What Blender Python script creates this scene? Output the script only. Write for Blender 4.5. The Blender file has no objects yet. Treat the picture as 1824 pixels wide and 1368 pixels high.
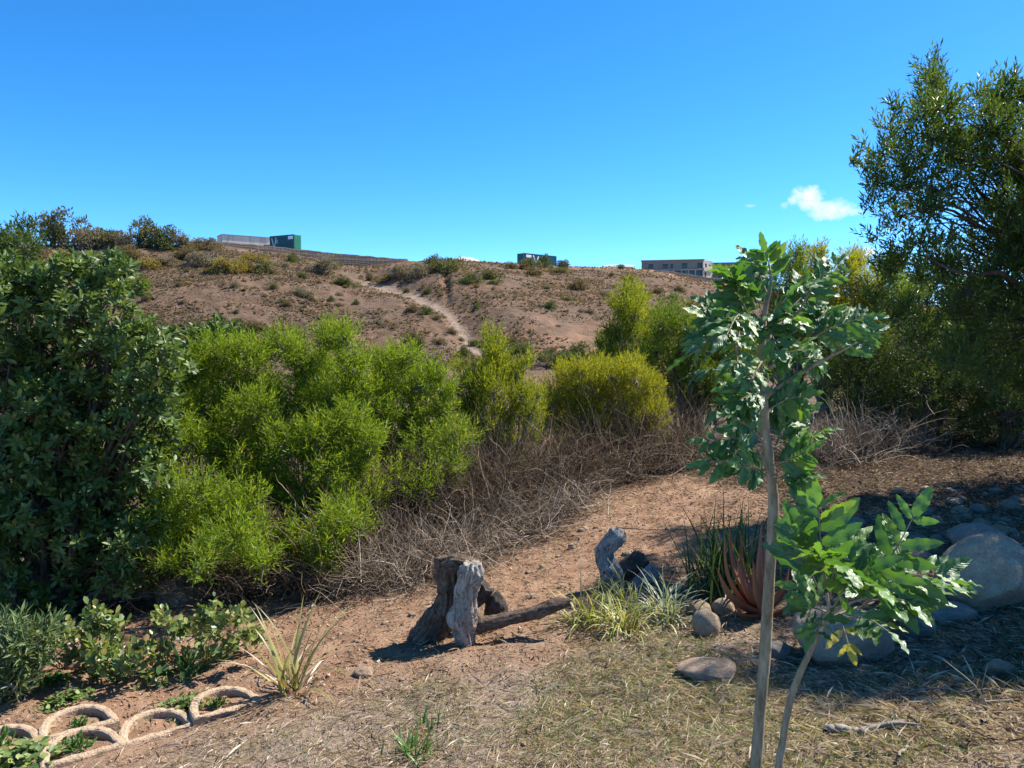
import bpy, math
import numpy as np
from math import radians as R
rng = np.random.default_rng(11)
C = bpy.context.scene.collection
PI = math.pi
UP = np.array([0, 0, 1.0])

# ------------------------------------------------------------------ camera maths
F, CX, CY = 1370.0, 912.0, 684.0
PITCH = math.atan((684 - 600) / F)
CAM = np.array([0.0, 0.0, 1.6])
_fw = np.array([0, math.cos(PITCH), -math.sin(PITCH)]); _up = np.array([0, math.sin(PITCH), math.cos(PITCH)])
def ray(px, py):
    d = _fw + np.array([(px - CX) / F, 0, 0]) - _up * ((py - CY) / F)
    return d / d[1]
def at(px, py, Y): return CAM + ray(px, py) * Y
def proj(P):
    P = np.asarray(P, float) - CAM
    dz = P @ _fw; dz = np.where(dz < .05, .05, dz)
    return CX + F * P[..., 0] / dz, CY - F * (P @ _up) / dz
def ss(a, b, x):
    t = np.clip((x - a) / (b - a), 0, 1); return t * t * (3 - 2 * t)
def nrm(v): return v / np.maximum(np.linalg.norm(v, axis=-1, keepdims=True), 1e-9)

# ------------------------------------------------------------------ noise
def _hash(ix, iy, iz, s):
    h = (ix * 374761393 + iy * 668265263 + iz * 2147483647 + s * 144269504) & 0xffffffff
    h = ((h ^ (h >> 13)) * 1274126177) & 0xffffffff
    h = ((h ^ (h >> 16)) * 2246822519) & 0xffffffff
    return ((h ^ (h >> 15)) & 0xffff) / 65535.0
def vnoise(x, y, z=None, s=0):
    x = np.asarray(x, float); y = np.asarray(y, float)
    z = np.zeros_like(x) if z is None else np.asarray(z, float)
    ix, iy, iz = (np.floor(a).astype(np.int64) for a in (x, y, z))
    fx, fy, fz = x - ix, y - iy, z - iz
    fx, fy, fz = (f * f * (3 - 2 * f) for f in (fx, fy, fz))
    out = 0
    for a in (0, 1):
        for b in (0, 1):
            for c in (0, 1):
                w = (fx if a else 1 - fx) * (fy if b else 1 - fy) * (fz if c else 1 - fz)
                out = out + w * _hash(ix + a, iy + b, iz + c, s)
    return out * 2 - 1
def fbm(x, y, z=None, o=4, s=0):
    v, a = 0, .5
    for i in range(o):
        v = v + a * vnoise(x * 2**i + 17.3 * i, y * 2**i - 9.1 * i, None if z is None else z * 2**i, s + i); a *= .5
    return v

# ------------------------------------------------------------------ terrain
CP = [(912,1368,2.9),(0,1368,3.35),(450,1368,3.1),(1824,1368,2.45),(1400,1368,2.62),(760,1150,4.3),(0,1240,4.25),(0,1130,5.3),(250,1230,4.2),
      (460,1230,4.0),(350,1070,6.0),(620,1060,5.6),(600,1190,4.1),(1100,1060,5.05),(1000,1120,4.5),(1250,850,8.0),(1000,920,7.1),(850,1010,6.1),
      (1500,1150,3.95),(1300,1180,3.75),(1760,1090,4.25),(1824,900,6.5),(1600,980,5.4),(1350,1100,4.4),(1600,800,9.2),(1824,775,10.),(1250,950,6.3),
      (1824,1200,3.4),(912,1250,3.55),(1450,840,8.3)]
WP = [(-6,-3,-.9),(0,-3,.05),(6,-3,.8),(-6,9,-1.5),(-3.2,8.5,-1.05),(-3,11,-1.9),(0,11,-1.0),(2,12,-.6),(5,13,.3),(10,13,.9),(9,6,.8),(-8,5,-1.3),
      (-7,1,-.95),(8,1,.8),(0,15,-2.0),(-7,15,-2.8),(6,17,.1),(11,17,.5),(-9,10,-2.0),(0,0,.06),(3,0,.3),(-3,0,-.35)]
P_ = np.array([at(*c) for c in CP] + [np.array(w, float) for w in WP])
def _tps(d2): return .5 * d2 * np.log(d2 + 1e-9)
_n = len(P_)
_A = np.zeros((_n + 3, _n + 3))
_A[:_n, :_n] = _tps(((P_[:, None, :2] - P_[None, :, :2])**2).sum(-1)) + np.eye(_n) * .25
_A[:_n, _n] = 1; _A[:_n, _n+1:] = P_[:, :2]; _A[_n:, :_n] = _A[:_n, _n:].T
_W = np.linalg.solve(_A, np.concatenate([P_[:, 2], [0, 0, 0]]))
def H_near(x, y):
    x = np.asarray(x, float); y = np.asarray(y, float)
    z = _W[_n] + _W[_n+1] * x + _W[_n+2] * y
    for i in range(_n): z = z + _W[i] * _tps((x - P_[i, 0])**2 + (y - P_[i, 1])**2)
    return z + .05 * fbm(x * 1.3, y * 1.3, o=3, s=3) + .032 * fbm(x * 6, y * 6, o=4, s=9)
RP = ([-3000,-300,0,100,330,400,520,600,650,700,725,800,860,920,1000,1100,1160,1250,1300,1500,1824,4000],
      [470,445,440,437,436,437,455,471,475,469,467,463,466,470,474,477,481,500,507,530,560,600])
DP = ([-3000,0,400,720,920,1140,1300,1824,4000],[175,175,185,200,215,236,236,230,230])
SP = ([380,402,520,600,650,700,725,745,1165,1200,1290,1330],[0,.85,1.75,2.8,2.7,1.3,.8,0,0,.8,1.4,0])
GP = ([0,.16,.34,.45,.6,.76,1.0],[872,836,796,756,706,666,640])
def hill_parts(p, Y):
    D = np.interp(p, *DP); t = np.clip((Y - 104) / (D - 104), 0, 1)
    pg = np.interp(t, *GP)
    wash = np.exp(-((p - pg + 9 * fbm(t * 9, p * .01, o=3, s=5)) / np.interp(t, [0, .3, .5, .75, .9], [9, 12, 18, 22, 8]))**2) * ss(.02, .1, t) * (1 - ss(.72, .9, t))
    return D, t, pg, wash
def ridge_z(p):
    D = np.interp(p, *DP); py = np.interp(p, *RP)
    v = (-math.sin(PITCH) - math.cos(PITCH) * (py - CY) / F) / (math.cos(PITCH) - math.sin(PITCH) * (py - CY) / F)
    return 1.6 + v * D
def H_far(x, y):
    Y = np.maximum(y, 1.0); p = np.clip(912 + F * x / Y, -3000, 4000)
    D, t, pg, wash = hill_parts(p, Y)
    zr = ridge_z(p)
    z0 = np.interp(Y, [0, 14, 45, 92, 104], [-1, -1.5, -4.5, -3.5, -2.9])
    s = .72 * t + .28 * np.sin(PI * t / 2)
    win = ss(0, .2, t) * (1 - ss(.82, 1, t))
    z = z0 + (zr - z0) * s
    z = z + win * (1.6 * fbm(x / 24, y / 24, o=3, s=21) + .55 * fbm(x / 6, y / 6, o=3, s=23)
                   - 1.5 * np.exp(-((p - pg) / 38)**2) + 1.5 * np.exp(-((p - pg - 120) / 95)**2) - 1.0 * np.exp(-((p - 786 - 20 * (1 - t)) / 6)**2) * ss(.35, .5, t))
    z = z + ss(.1, .3, t) * .25 * fbm(x / 1.8, y / 1.8, o=2, s=27)
    b = Y - D
    z = z + np.interp(p, SP[0], SP[1], left=0, right=0) * ss(.3, 2.5, b) - .012 * np.maximum(b - 25, 0)
    return z
def H(x, y):
    x = np.asarray(x, float); y = np.asarray(y, float)
    w = 1 - ss(13.5, 18, np.hypot(x, y))
    return w * H_near(np.clip(x, -20, 20), np.clip(y, -20, 20)) + (1 - w) * H_far(x, y)
_Ys = np.concatenate([np.arange(1.2, 16, .02), np.arange(16, 420, .25)])
def hit(px, py):
    d = ray(px, py); pts = CAM + d * _Ys[:, None]
    b = np.nonzero(pts[:, 2] < H(pts[:, 0], pts[:, 1]))[0]
    i = b[0] if len(b) else len(_Ys) - 1
    return pts[i]

# ------------------------------------------------------------------ mesh building
def build(name, V, Fs, mat=None, parent=None, smooth=False, uv=None, attrs=None, mats=None, midx=None):
    V = np.asarray(V, np.float32); Fs = [np.asarray(f, np.int32) for f in (Fs if isinstance(Fs, list) else [Fs]) if len(f)]
    me = bpy.data.meshes.new(name)
    me.vertices.add(len(V)); me.vertices.foreach_set('co', V.ravel())
    loops = np.concatenate([f.ravel() for f in Fs]); tot = np.concatenate([np.full(len(f), f.shape[1], np.int32) for f in Fs])
    me.loops.add(len(loops)); me.loops.foreach_set('vertex_index', loops)
    me.polygons.add(len(tot)); me.polygons.foreach_set('loop_start', np.concatenate([[0], np.cumsum(tot)[:-1]]).astype(np.int32))
    if uv is not None:
        l = me.uv_layers.new(name='UVMap'); l.data.foreach_set('uv', np.asarray(uv, np.float32)[loops].ravel())
    for k, a in (attrs or {}).items():
        me.attributes.new(k, 'FLOAT', 'POINT').data.foreach_set('value', np.asarray(a, np.float32).ravel())
    for m in (mats or ([mat] if mat else [])): me.materials.append(m)
    if midx is not None: me.polygons.foreach_set('material_index', np.asarray(midx, np.int32))
    me.polygons.foreach_set('use_smooth', np.full(len(tot), smooth))
    me.update(calc_edges=True)
    o = bpy.data.objects.new(name, me); C.objects.link(o)
    if parent is not None: o.parent = parent
    return o
class MB:
    def __init__(s): s.V, s.F, s.U, s.n = [], {}, [], 0
    def add(s, V, Fs, uv=None):
        V = np.asarray(V, float).reshape(-1, 3)
        for f in (Fs if isinstance(Fs, list) else [Fs]):
            f = np.asarray(f)
            if len(f): s.F.setdefault(f.shape[1], []).append(f + s.n)
        s.V.append(V); s.U.append(np.zeros((len(V), 2)) if uv is None else uv); s.n += len(V); return s
    def box(s, c, size, rz=0, taper=1.0):
        c = np.array(c, float); h = np.array(size, float) / 2
        q = np.array([[x, y, z] for z in (-1, 1) for x, y in ((-1,-1),(1,-1),(1,1),(-1,1))], float)
        q[4:, :2] *= taper; q *= h
        cs, sn = math.cos(rz), math.sin(rz)
        q = np.stack([q[:, 0]*cs - q[:, 1]*sn, q[:, 0]*sn + q[:, 1]*cs, q[:, 2]], 1) + c
        return s.add(q, np.array([[0,3,2,1],[4,5,6,7],[0,1,5,4],[1,2,6,5],[2,3,7,6],[3,0,4,7]]))
    def build(s, name, mat, parent=None, smooth=False, local=None, **k):
        V = np.concatenate(s.V)
        if local is not None: V = V - np.asarray(local)
        return build(name, V, [np.concatenate(v) for v in s.F.values()], mat, parent, smooth, uv=np.concatenate(s.U) if k.pop('uv', False) else None, **k)
def tubes(paths, radii, sides=4):
    """paths (N,K,3), radii (N,K) -> V, quads"""
    P = np.asarray(paths, float); N, K, _ = P.shape
    T = nrm(np.gradient(P, axis=1))
    ref = np.where(np.abs(T[..., 2:3]) > .9, np.array([1., 0, 0]), np.array([0, 0, 1.]))
    ref = np.broadcast_to(ref[:, K//2:K//2+1], T.shape)
    A = nrm(np.cross(T, ref)); B = np.cross(T, A)
    th = np.arange(sides) * 2 * PI / sides
    V = P[:, :, None] + np.asarray(radii)[:, :, None, None] * (A[:, :, None] * np.cos(th)[:, None] + B[:, :, None] * np.sin(th)[:, None])
    idx = np.arange(N * K * sides).reshape(N, K, sides); nx = np.roll(idx, -1, 2)
    Q = np.stack([idx[:, :-1], nx[:, :-1], nx[:, 1:], idx[:, 1:]], -1).reshape(-1, 4)
    return V.reshape(-1, 3), Q
def spline(pts, K):
    pts = np.asarray(pts, float); n = len(pts)
    if n == 2: return pts[0] + (pts[1] - pts[0]) * np.linspace(0, 1, K)[:, None]
    q = np.concatenate([[2*pts[0]-pts[1]], pts, [2*pts[-1]-pts[-2]]])
    t = np.linspace(0, n - 1 - 1e-6, K); i = t.astype(int); f = (t - i)[:, None]
    a, b, c, d = q[i], q[i+1], q[i+2], q[i+3]
    return .5 * (2*b + (c-a)*f + (2*a-5*b+4*c-d)*f**2 + (3*b-a-3*c+d)*f**3)
def inst(T, Tf, pos, xd, zd, sc, wsc=None):
    xd = nrm(xd); yd = nrm(np.cross(zd, xd)); zd = np.cross(xd, yd)
    N, k = len(pos), len(T); sc = np.broadcast_to(np.asarray(sc, float), (N,))
    w = sc if wsc is None else np.broadcast_to(np.asarray(wsc, float), (N,))
    V = pos[:, None] + (T[None, :, 0:1] * sc[:, None, None]) * xd[:, None] + (T[None, :, 1:2] * w[:, None, None]) * yd[:, None] + (T[None, :, 2:3] * sc[:, None, None]) * zd[:, None]
    return V.reshape(-1, 3), (Tf[None] + (np.arange(N) * k)[:, None, None]).reshape(-1, Tf.shape[1])
L_NARROW = np.array([[0,0,0],[.45,.5,.03],[1,0,-.06],[.45,-.5,.03]]), np.array([[0,3,2],[0,2,1]])
L_OVATE = np.array([[0,0,0],[.35,.42,.06],[.72,.46,.03],[1,0,-.08],[.72,-.46,.03],[.35,-.42,.06],[.5,0,-.02]]), np.array([[0,6,2,1],[6,3,2,2],[0,5,4,6],[6,4,3,3]])
L_OVATE = L_OVATE[0], np.array([[0,6,1],[1,6,2],[6,3,2],[0,5,6],[5,4,6],[6,4,3]])
def runit(n, r=None):
    r = r or rng; return nrm(r.normal(size=(n, 3)))

# ------------------------------------------------------------------ tags
def tag(o, label=None, cat=None, group=None, kind=None):
    if label: o['label'] = label
    if cat: o['category'] = cat
    if group: o['group'] = group
    if kind: o['kind'] = kind
    return o
def thing(name, label, cat, loc=(0, 0, 0), rz=0, group=None):
    o = bpy.data.objects.new(name, None); C.objects.link(o); o.empty_display_size = .1
    o.location = tuple(loc); o.rotation_euler = (0, 0, rz)
    return tag(o, label, cat, group)
def dup(o, loc, rz=0, sc=1, label=None, group=None, parent=None):
    c = o.copy(); C.objects.link(c)
    if parent is not None: c.parent = parent
    else:
        c.location = tuple(loc); c.rotation_euler = (0, 0, rz); c.scale = (sc,)*3 if np.isscalar(sc) else tuple(sc)
        if label: c['label'] = label
        if group: c['group'] = group
    for ch in list(o.children): dup(ch, None, parent=c)
    return c

# ------------------------------------------------------------------ materials
class NT:
    def __init__(s, name):
        s.m = bpy.data.materials.new(name); s.m.use_nodes = True; s.t = s.m.node_tree; s.t.nodes.clear()
        s.out = s.n('ShaderNodeOutputMaterial')
    def n(s, typ, ins=None, **kw):
        nd = s.t.nodes.new(typ)
        for k, v in kw.items(): setattr(nd, k, v)
        for k, v in (ins or {}).items():
            if isinstance(v, bpy.types.NodeSocket): s.t.links.new(v, nd.inputs[k])
            else: nd.inputs[k].default_value = v
        return nd
    def ramp(s, fac, stops, interp='LINEAR'):
        r = s.n('ShaderNodeValToRGB', {'Fac': fac}); e = r.color_ramp.elements; r.color_ramp.interpolation = interp
        while len(e) < len(stops): e.new(.5)
        for el, (p, c) in zip(e, stops): el.position = p; el.color = tuple(c) + (1,)
        return r.outputs['Color']
    def noise(s, vec, scale, detail=4, rough=.6, dist=0): return s.n('ShaderNodeTexNoise', {'Vector': vec, 'Scale': scale, 'Detail': detail, 'Roughness': rough, 'Distortion': dist}).outputs['Fac']
    def mix(s, f, a, b, mode='MIX'):
        m = s.n('ShaderNodeMix', data_type='RGBA', blend_type=mode)
        for k, v in ((0, f), (6, a), (7, b)):
            if isinstance(v, bpy.types.NodeSocket): s.t.links.new(v, m.inputs[k])
            else: m.inputs[k].default_value = v if k == 0 else tuple(v)[:3] + (1,)
        return m.outputs[2]
    def math(s, op, a, b=0.0, c=None, clamp=False):
        m = s.n('ShaderNodeMath', operation=op, use_clamp=clamp)
        for k, v in ((0, a), (1, b)) + (((2, c),) if c is not None else ()):
            if isinstance(v, bpy.types.NodeSocket): s.t.links.new(v, m.inputs[k])
            else: m.inputs[k].default_value = v
        return m.outputs[0]
    def attr(s, name): return s.n('ShaderNodeAttribute', attribute_name=name).outputs['Fac']
    def pos(s): return s.n('ShaderNodeNewGeometry').outputs['Position']
    def obj(s): return s.n('ShaderNodeTexCoord').outputs['Object']
    def uv(s): return s.n('ShaderNodeTexCoord').outputs['UV']
    def map(s, vec, scale): return s.n('ShaderNodeMapping', {'Vector': vec, 'Scale': scale}).outputs[0]
    def bump(s, h, strength=.5, dist=.02, normal=None):
        i = {'Height': h, 'Strength': strength, 'Distance': dist}
        if normal is not None: i['Normal'] = normal
        return s.n('ShaderNodeBump', i).outputs[0]
    def surf(s, col, rough=.8, spec=.3, normal=None):
        i = {'Base Color': col if isinstance(col, bpy.types.NodeSocket) else tuple(col) + (1,), 'Roughness': rough, 'Specular IOR Level': spec}
        if normal is not None: i['Normal'] = normal
        b = s.n('ShaderNodeBsdfPrincipled', i); s.t.links.new(b.outputs[0], s.out.inputs[0]); return b
def leaf_mat(name, stops, trans=.35, tcol=(1.6, 1.5, .6), rough=.5, spec=.4, pscale=0):
    t = NT(name); rnd = t.n('ShaderNodeNewGeometry').outputs['Random Per Island']
    if pscale:
        rnd = t.math('ADD', t.math('MULTIPLY', rnd, .55), t.math('MULTIPLY', t.noise(t.pos(), pscale, 2), .5), clamp=True)
    col = t.ramp(rnd, stops)
    b = t.surf(col, rough, spec)
    tr = t.n('ShaderNodeBsdfTranslucent', {'Color': t.mix(1, col, tcol, 'MULTIPLY')})
    mx = t.n('ShaderNodeMixShader', {0: trans, 1: b.outputs[0], 2: tr.outputs[0]})
    t.t.links.new(mx.outputs[0], t.out.inputs[0]); return t.m
def plain(name, col, rough=.7, spec=.3, var=.25, scale=6.0):
    t = NT(name); n = t.noise(t.obj(), scale, 5)
    c = np.array(col)
    t.surf(t.ramp(n, [(.3, c * (1 - var)), (.7, np.minimum(c * (1 + var), 1))]), rough, spec); return t.m
def bark(name, a, b, scale=30.0, stretch=(1, 1, .15)):
    t = NT(name); v = t.map(t.obj(), stretch); n = t.noise(v, scale, 6, .65)
    t.surf(t.ramp(n, [(.3, a), (.7, b)]), .9, .15, t.bump(n, .6, .01)); return t.m
M = {}
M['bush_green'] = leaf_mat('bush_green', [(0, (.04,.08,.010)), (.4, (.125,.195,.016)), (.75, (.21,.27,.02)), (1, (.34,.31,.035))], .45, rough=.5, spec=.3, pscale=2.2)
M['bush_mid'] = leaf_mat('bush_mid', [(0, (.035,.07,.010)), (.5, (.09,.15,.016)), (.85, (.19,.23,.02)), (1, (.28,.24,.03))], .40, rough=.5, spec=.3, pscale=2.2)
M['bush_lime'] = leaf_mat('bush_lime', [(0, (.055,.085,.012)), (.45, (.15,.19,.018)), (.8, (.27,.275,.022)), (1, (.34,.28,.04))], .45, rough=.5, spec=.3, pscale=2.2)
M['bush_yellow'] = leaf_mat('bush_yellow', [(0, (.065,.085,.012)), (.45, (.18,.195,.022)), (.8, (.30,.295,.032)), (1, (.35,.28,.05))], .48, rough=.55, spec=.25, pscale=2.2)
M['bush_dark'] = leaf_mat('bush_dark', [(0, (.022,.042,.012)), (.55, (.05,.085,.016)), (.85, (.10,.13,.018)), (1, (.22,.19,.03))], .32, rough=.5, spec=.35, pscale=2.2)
M['tree_right'] = leaf_mat('tree_right', [(0, (.030,.055,.014)), (.55, (.06,.105,.020)), (.85, (.13,.17,.022)), (1, (.26,.21,.03))], .34, rough=.45, spec=.4, pscale=2.2)
M['glossy'] = leaf_mat('glossy_leaf', [(0, (.035,.065,.015)), (.5, (.082,.13,.030)), (.93, (.14,.20,.045)), (1, (.25,.22,.04))], .24, rough=.5, spec=.4, pscale=3)
M['silver'] = leaf_mat('silver_leaf', [(0, (.05,.09,.03)), (.6, (.11,.16,.055)), (1, (.22,.24,.09))], .2, rough=.45, spec=.4)
M['rose'] = leaf_mat('rose_leaf', [(0, (.06,.11,.035)), (.5, (.14,.20,.06)), (.85, (.28,.29,.09)), (1, (.32,.19,.12))], .28, rough=.42, spec=.4)
M['sap'] = leaf_mat('sapling_leaf', [(0, (.03,.085,.024)), (.5, (.06,.14,.036)), (.9, (.10,.20,.04)), (1, (.22,.27,.03))], .26, tcol=(2.2, 2.2, .5), rough=.42, spec=.6)
def veined(m):
    t = m.node_tree; N = t.nodes; L = t.links; pr = next(n for n in N if n.type == 'BSDF_PRINCIPLED'); src = pr.inputs['Base Color'].links[0].from_socket
    nt_ = NT.__new__(NT); nt_.m = m; nt_.t = t
    s = nt_.n('ShaderNodeSeparateXYZ', {0: nt_.uv()}); ab = nt_.math('ABSOLUTE', s.outputs[1]); no = nt_.noise(nt_.pos(), 70, 4, .7)
    rib = nt_.math('SUBTRACT', 1.0, nt_.math('MULTIPLY', ab, 9.0), clamp=True)
    ve = nt_.math('POWER', nt_.math('ABSOLUTE', nt_.math('SINE', nt_.math('SUBTRACT', nt_.math('MULTIPLY', s.outputs[0], 26.0), nt_.math('MULTIPLY', ab, 7.0)))), 14.0)
    k = nt_.math('MAXIMUM', nt_.math('MULTIPLY', rib, .8), nt_.math('MULTIPLY', ve, .28))
    c = nt_.mix(k, src, (.19, .26, .09)); c = nt_.mix(nt_.ramp(nt_.noise(nt_.pos(), 28, 3, .6), [(.55, (0,)*3), (.75, (.55,)*3)]), c, (.10, .15, .04))
    L.new(c, pr.inputs['Base Color']); L.new(nt_.ramp(no, [(.3, (.32,)*3), (.7, (.58,)*3)]), pr.inputs['Roughness'])
    L.new(nt_.bump(nt_.math('ADD', ve, nt_.math('MULTIPLY', no, 1.2)), .35, .003), pr.inputs['Normal'])
veined(M['sap'])
M['sap_old'] = leaf_mat('sapling_old_leaf', [(0, (.16,.20,.03)), (.6, (.35,.33,.09)), (1, (.45,.38,.16))], .35, rough=.4, spec=.4)
M['hill_olive'] = leaf_mat('hill_olive', [(0, (.065,.07,.035)), (.6, (.125,.125,.06)), (1, (.20,.18,.09))], .3, rough=.8, spec=.1)
M['hill_grey'] = leaf_mat('hill_grey', [(0, (.11,.095,.08)), (.6, (.20,.17,.14)), (1, (.30,.25,.2))], .3, rough=.8, spec=.1)
M['hill_yellow'] = leaf_mat('hill_yellow', [(0, (.13,.10,.035)), (.6, (.25,.20,.055)), (1, (.33,.25,.09))], .3, rough=.8, spec=.1)
M['hill_green'] = leaf_mat('hill_green', [(0, (.05,.065,.03)), (.6, (.095,.115,.045)), (1, (.15,.17,.065))], .3, rough=.8, spec=.1)
M['hill_brown'] = leaf_mat('hill_brown', [(0, (.085,.065,.04)), (.6, (.15,.115,.07)), (1, (.22,.17,.1))], .3, rough=.8, spec=.1)
M['tuft'] = leaf_mat('dry_tuft', [(0, (.09,.065,.05)), (.4, (.17,.125,.095)), (.8, (.25,.185,.13)), (1, (.36,.285,.21))], .25, rough=.9, spec=.05, pscale=.25)
M['straw'] = leaf_mat('dry_straw', [(0, (.18,.13,.095)), (.4, (.37,.285,.215)), (.8, (.53,.44,.35)), (1, (.68,.60,.50))], .2, rough=.7, spec=.2)
M['litter'] = leaf_mat('leaf_litter', [(0, (.05,.034,.022)), (.4, (.12,.08,.05)), (.8, (.22,.15,.10)), (1, (.36,.28,.2))], .1, rough=.8, spec=.15)
M['grass'] = leaf_mat('lawn_blade', [(0, (.07,.12,.03)), (.5, (.13,.20,.045)), (.85, (.20,.25,.07)), (1, (.34,.28,.16))], .3, rough=.5, spec=.3)
M['weed'] = leaf_mat('weed_blade', [(0, (.035,.09,.02)), (.6, (.07,.17,.035)), (1, (.14,.22,.05))], .3, rough=.4, spec=.35)
M['strap_yellow'] = leaf_mat('yellow_strap', [(0, (.13,.16,.03)), (.4, (.28,.30,.06)), (.75, (.44,.42,.14)), (1, (.50,.44,.22))], .25, rough=.4, spec=.35)
M['strap_grey'] = leaf_mat('grey_strap', [(0, (.09,.13,.06)), (.4, (.19,.23,.12)), (.75, (.34,.36,.22)), (1, (.48,.44,.26))], .25, rough=.4, spec=.35)
M['strap_dark'] = leaf_mat('dark_strap', [(0, (.02,.045,.015)), (.6, (.045,.085,.025)), (.9, (.085,.13,.035)), (1, (.2,.17,.07))], .22, rough=.4, spec=.35)
M['flax'] = leaf_mat('flax_leaf', [(0, (.14,.14,.05)), (.5, (.27,.26,.09)), (.85, (.42,.38,.16)), (1, (.25,.12,.07))], .25, rough=.4, spec=.35)
M['petal'] = plain('white_petal', (.8,.8,.76))
M['twig'] = bark('dead_twig', (.13,.105,.085), (.30,.26,.22), 25)
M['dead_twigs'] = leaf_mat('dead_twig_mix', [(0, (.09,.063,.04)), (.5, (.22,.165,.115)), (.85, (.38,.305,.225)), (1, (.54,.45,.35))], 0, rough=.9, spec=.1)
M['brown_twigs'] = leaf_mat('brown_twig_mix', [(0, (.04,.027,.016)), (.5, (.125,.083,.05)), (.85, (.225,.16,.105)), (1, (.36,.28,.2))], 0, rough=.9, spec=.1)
M['twig_dark'] = bark('brown_twig', (.07,.052,.04), (.16,.125,.10), 25)
M['stem'] = bark('grey_stem', (.15,.125,.10), (.32,.28,.235), 25)
M['bark_dark'] = bark('dark_bark', (.04,.03,.024), (.12,.095,.075), 18)
M['bark_sap'] = bark('sapling_bark', (.13,.092,.056), (.42,.335,.22), 42, (1, 1, .28))
M['concrete_tan'] = None
def m_ground():
    t = NT('ground_soil'); p = t.pos()
    big = t.noise(p, 1.1, 4, .6); mid = t.noise(p, 6, 5, .65); fine = t.noise(p, 45, 5, .7); vf = t.noise(p, 160, 3, .7)
    soil = t.ramp(mid, [(.25, (.19,.105,.062)), (.5, (.345,.205,.125)), (.75, (.46,.305,.20))])
    dry = t.ramp(fine, [(.25, (.19,.135,.095)), (.55, (.34,.255,.19)), (.8, (.49,.40,.31))])
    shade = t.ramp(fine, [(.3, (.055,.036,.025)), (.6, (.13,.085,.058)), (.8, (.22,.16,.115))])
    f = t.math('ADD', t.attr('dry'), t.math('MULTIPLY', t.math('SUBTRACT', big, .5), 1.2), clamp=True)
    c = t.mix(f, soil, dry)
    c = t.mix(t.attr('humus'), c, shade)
    c = t.mix(t.ramp(vf, [(.35, (.55,.55,.55)), (.6, (1,1,1))]), (0, 0, 0), c) if False else c
    nb = t.bump(mid, .8, .06); nb = t.bump(fine, 1.0, .03, nb); nb = t.bump(vf, .8, .010, nb)
    t.surf(c, .95, .1, nb); return t.m
def m_hill():
    t = NT('hillside_soil'); p = t.pos()
    a = t.noise(p, .06, 5, .65); b = t.noise(p, .45, 6, .7); c = t.noise(p, 2.2, 4, .7)
    base = t.ramp(b, [(.25, (.055,.033,.020)), (.45, (.108,.066,.042)), (.62, (.155,.098,.063)), (.8, (.225,.148,.098))])
    org = t.ramp(c, [(.3, (.28,.145,.08)), (.7, (.42,.24,.14))])
    f = t.math('ADD', t.math('MULTIPLY', t.attr('orange'), 1.4), t.math('MULTIPLY', t.math('SUBTRACT', t.noise(p, .16, 5, .7), .56), 3.2), clamp=True)
    col = t.mix(t.math('MULTIPLY', f, .75), base, org)
    col = t.mix(t.ramp(a, [(.4, (0,)*3), (.65, (.35,)*3)]), col, (.13,.105,.085))
    sand = t.ramp(c, [(.3, (.24,.175,.125)), (.7, (.40,.315,.24))])
    col = t.mix(t.math('MULTIPLY', t.attr('wash'), t.math('ADD', .05, b), clamp=True), col, sand)
    nb = t.bump(b, .8, .8); nb = t.bump(c, .8, .25, nb)
    t.surf(col, .95, .08, nb); return t.m
def m_rock(name, stops, scale=3.0):
    t = NT(name); v = t.obj(); a = t.noise(v, scale, 6, .65, .4); b = t.noise(v, scale * 9, 5, .7)
    col = t.mix(.35, t.ramp(a, stops), t.ramp(b, [(.3, stops[0][1]), (.7, stops[-1][1])]))
    vor = t.n('ShaderNodeTexVoronoi', {'Vector': v, 'Scale': scale * 2.2}).outputs['Distance']
    nb = t.bump(a, .7, .08); nb = t.bump(b, .8, .02, nb)
    t.surf(col, .85, .25, nb); return t.m
M['ground'] = m_ground(); M['hill'] = m_hill()
M['rock_tan'] = m_rock('tan_rock', [(.3, (.33,.22,.135)), (.55, (.52,.385,.255)), (.75, (.66,.53,.38))])
M['rock_grey'] = m_rock('grey_rock', [(.3, (.24,.195,.15)), (.55, (.39,.33,.265)), (.75, (.52,.455,.375))])
M['rock_pink'] = m_rock('pink_rock', [(.3, (.31,.20,.125)), (.55, (.50,.35,.235)), (.75, (.66,.50,.36))])
M['concrete'] = m_rock('tan_concrete', [(.3, (.33,.225,.14)), (.55, (.43,.305,.20)), (.75, (.52,.39,.27))], 5)
def m_wood(name, stops, crack=.5):
    t = NT(name); v = t.map(t.uv(), (9, 3.5, 1)); n = t.noise(v, 3.0, 8, .75, 1.2); big = t.noise(t.obj(), 16, 6, .7, .5)
    g = t.noise(t.map(t.uv(), (60, 4, 1)), 2.0, 6, .75)
    col = t.mix(.5, t.ramp(n, stops), t.ramp(big, stops))
    cr = t.ramp(g, [(.33, (.12,.10,.085)), (.46, (1, 1, 1))])
    col = t.mix(crack, col, cr, 'MULTIPLY'); kn = t.noise(t.map(t.uv(), (3, 5, 1)), 2.2, 6, .7, 2.0)
    col = t.mix(.9, col, t.ramp(kn, [(.34, (.30,.24,.19)), (.46, (1, 1, 1))]), 'MULTIPLY')
    nb = t.bump(n, .9, .03); nb = t.bump(g, 1.0, .014, nb)
    t.surf(col, .85, .2, nb); return t.m
M['wood_pale'] = m_wood('pale_weathered_wood', [(.30, (.07,.05,.038)), (.40, (.28,.21,.155)), (.50, (.58,.49,.40)), (.68, (.84,.77,.68))])
M['wood_brown'] = m_wood('brown_weathered_wood', [(.30, (.045,.03,.022)), (.44, (.16,.105,.072)), (.56, (.30,.215,.155)), (.72, (.52,.42,.33))], .7)
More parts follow.
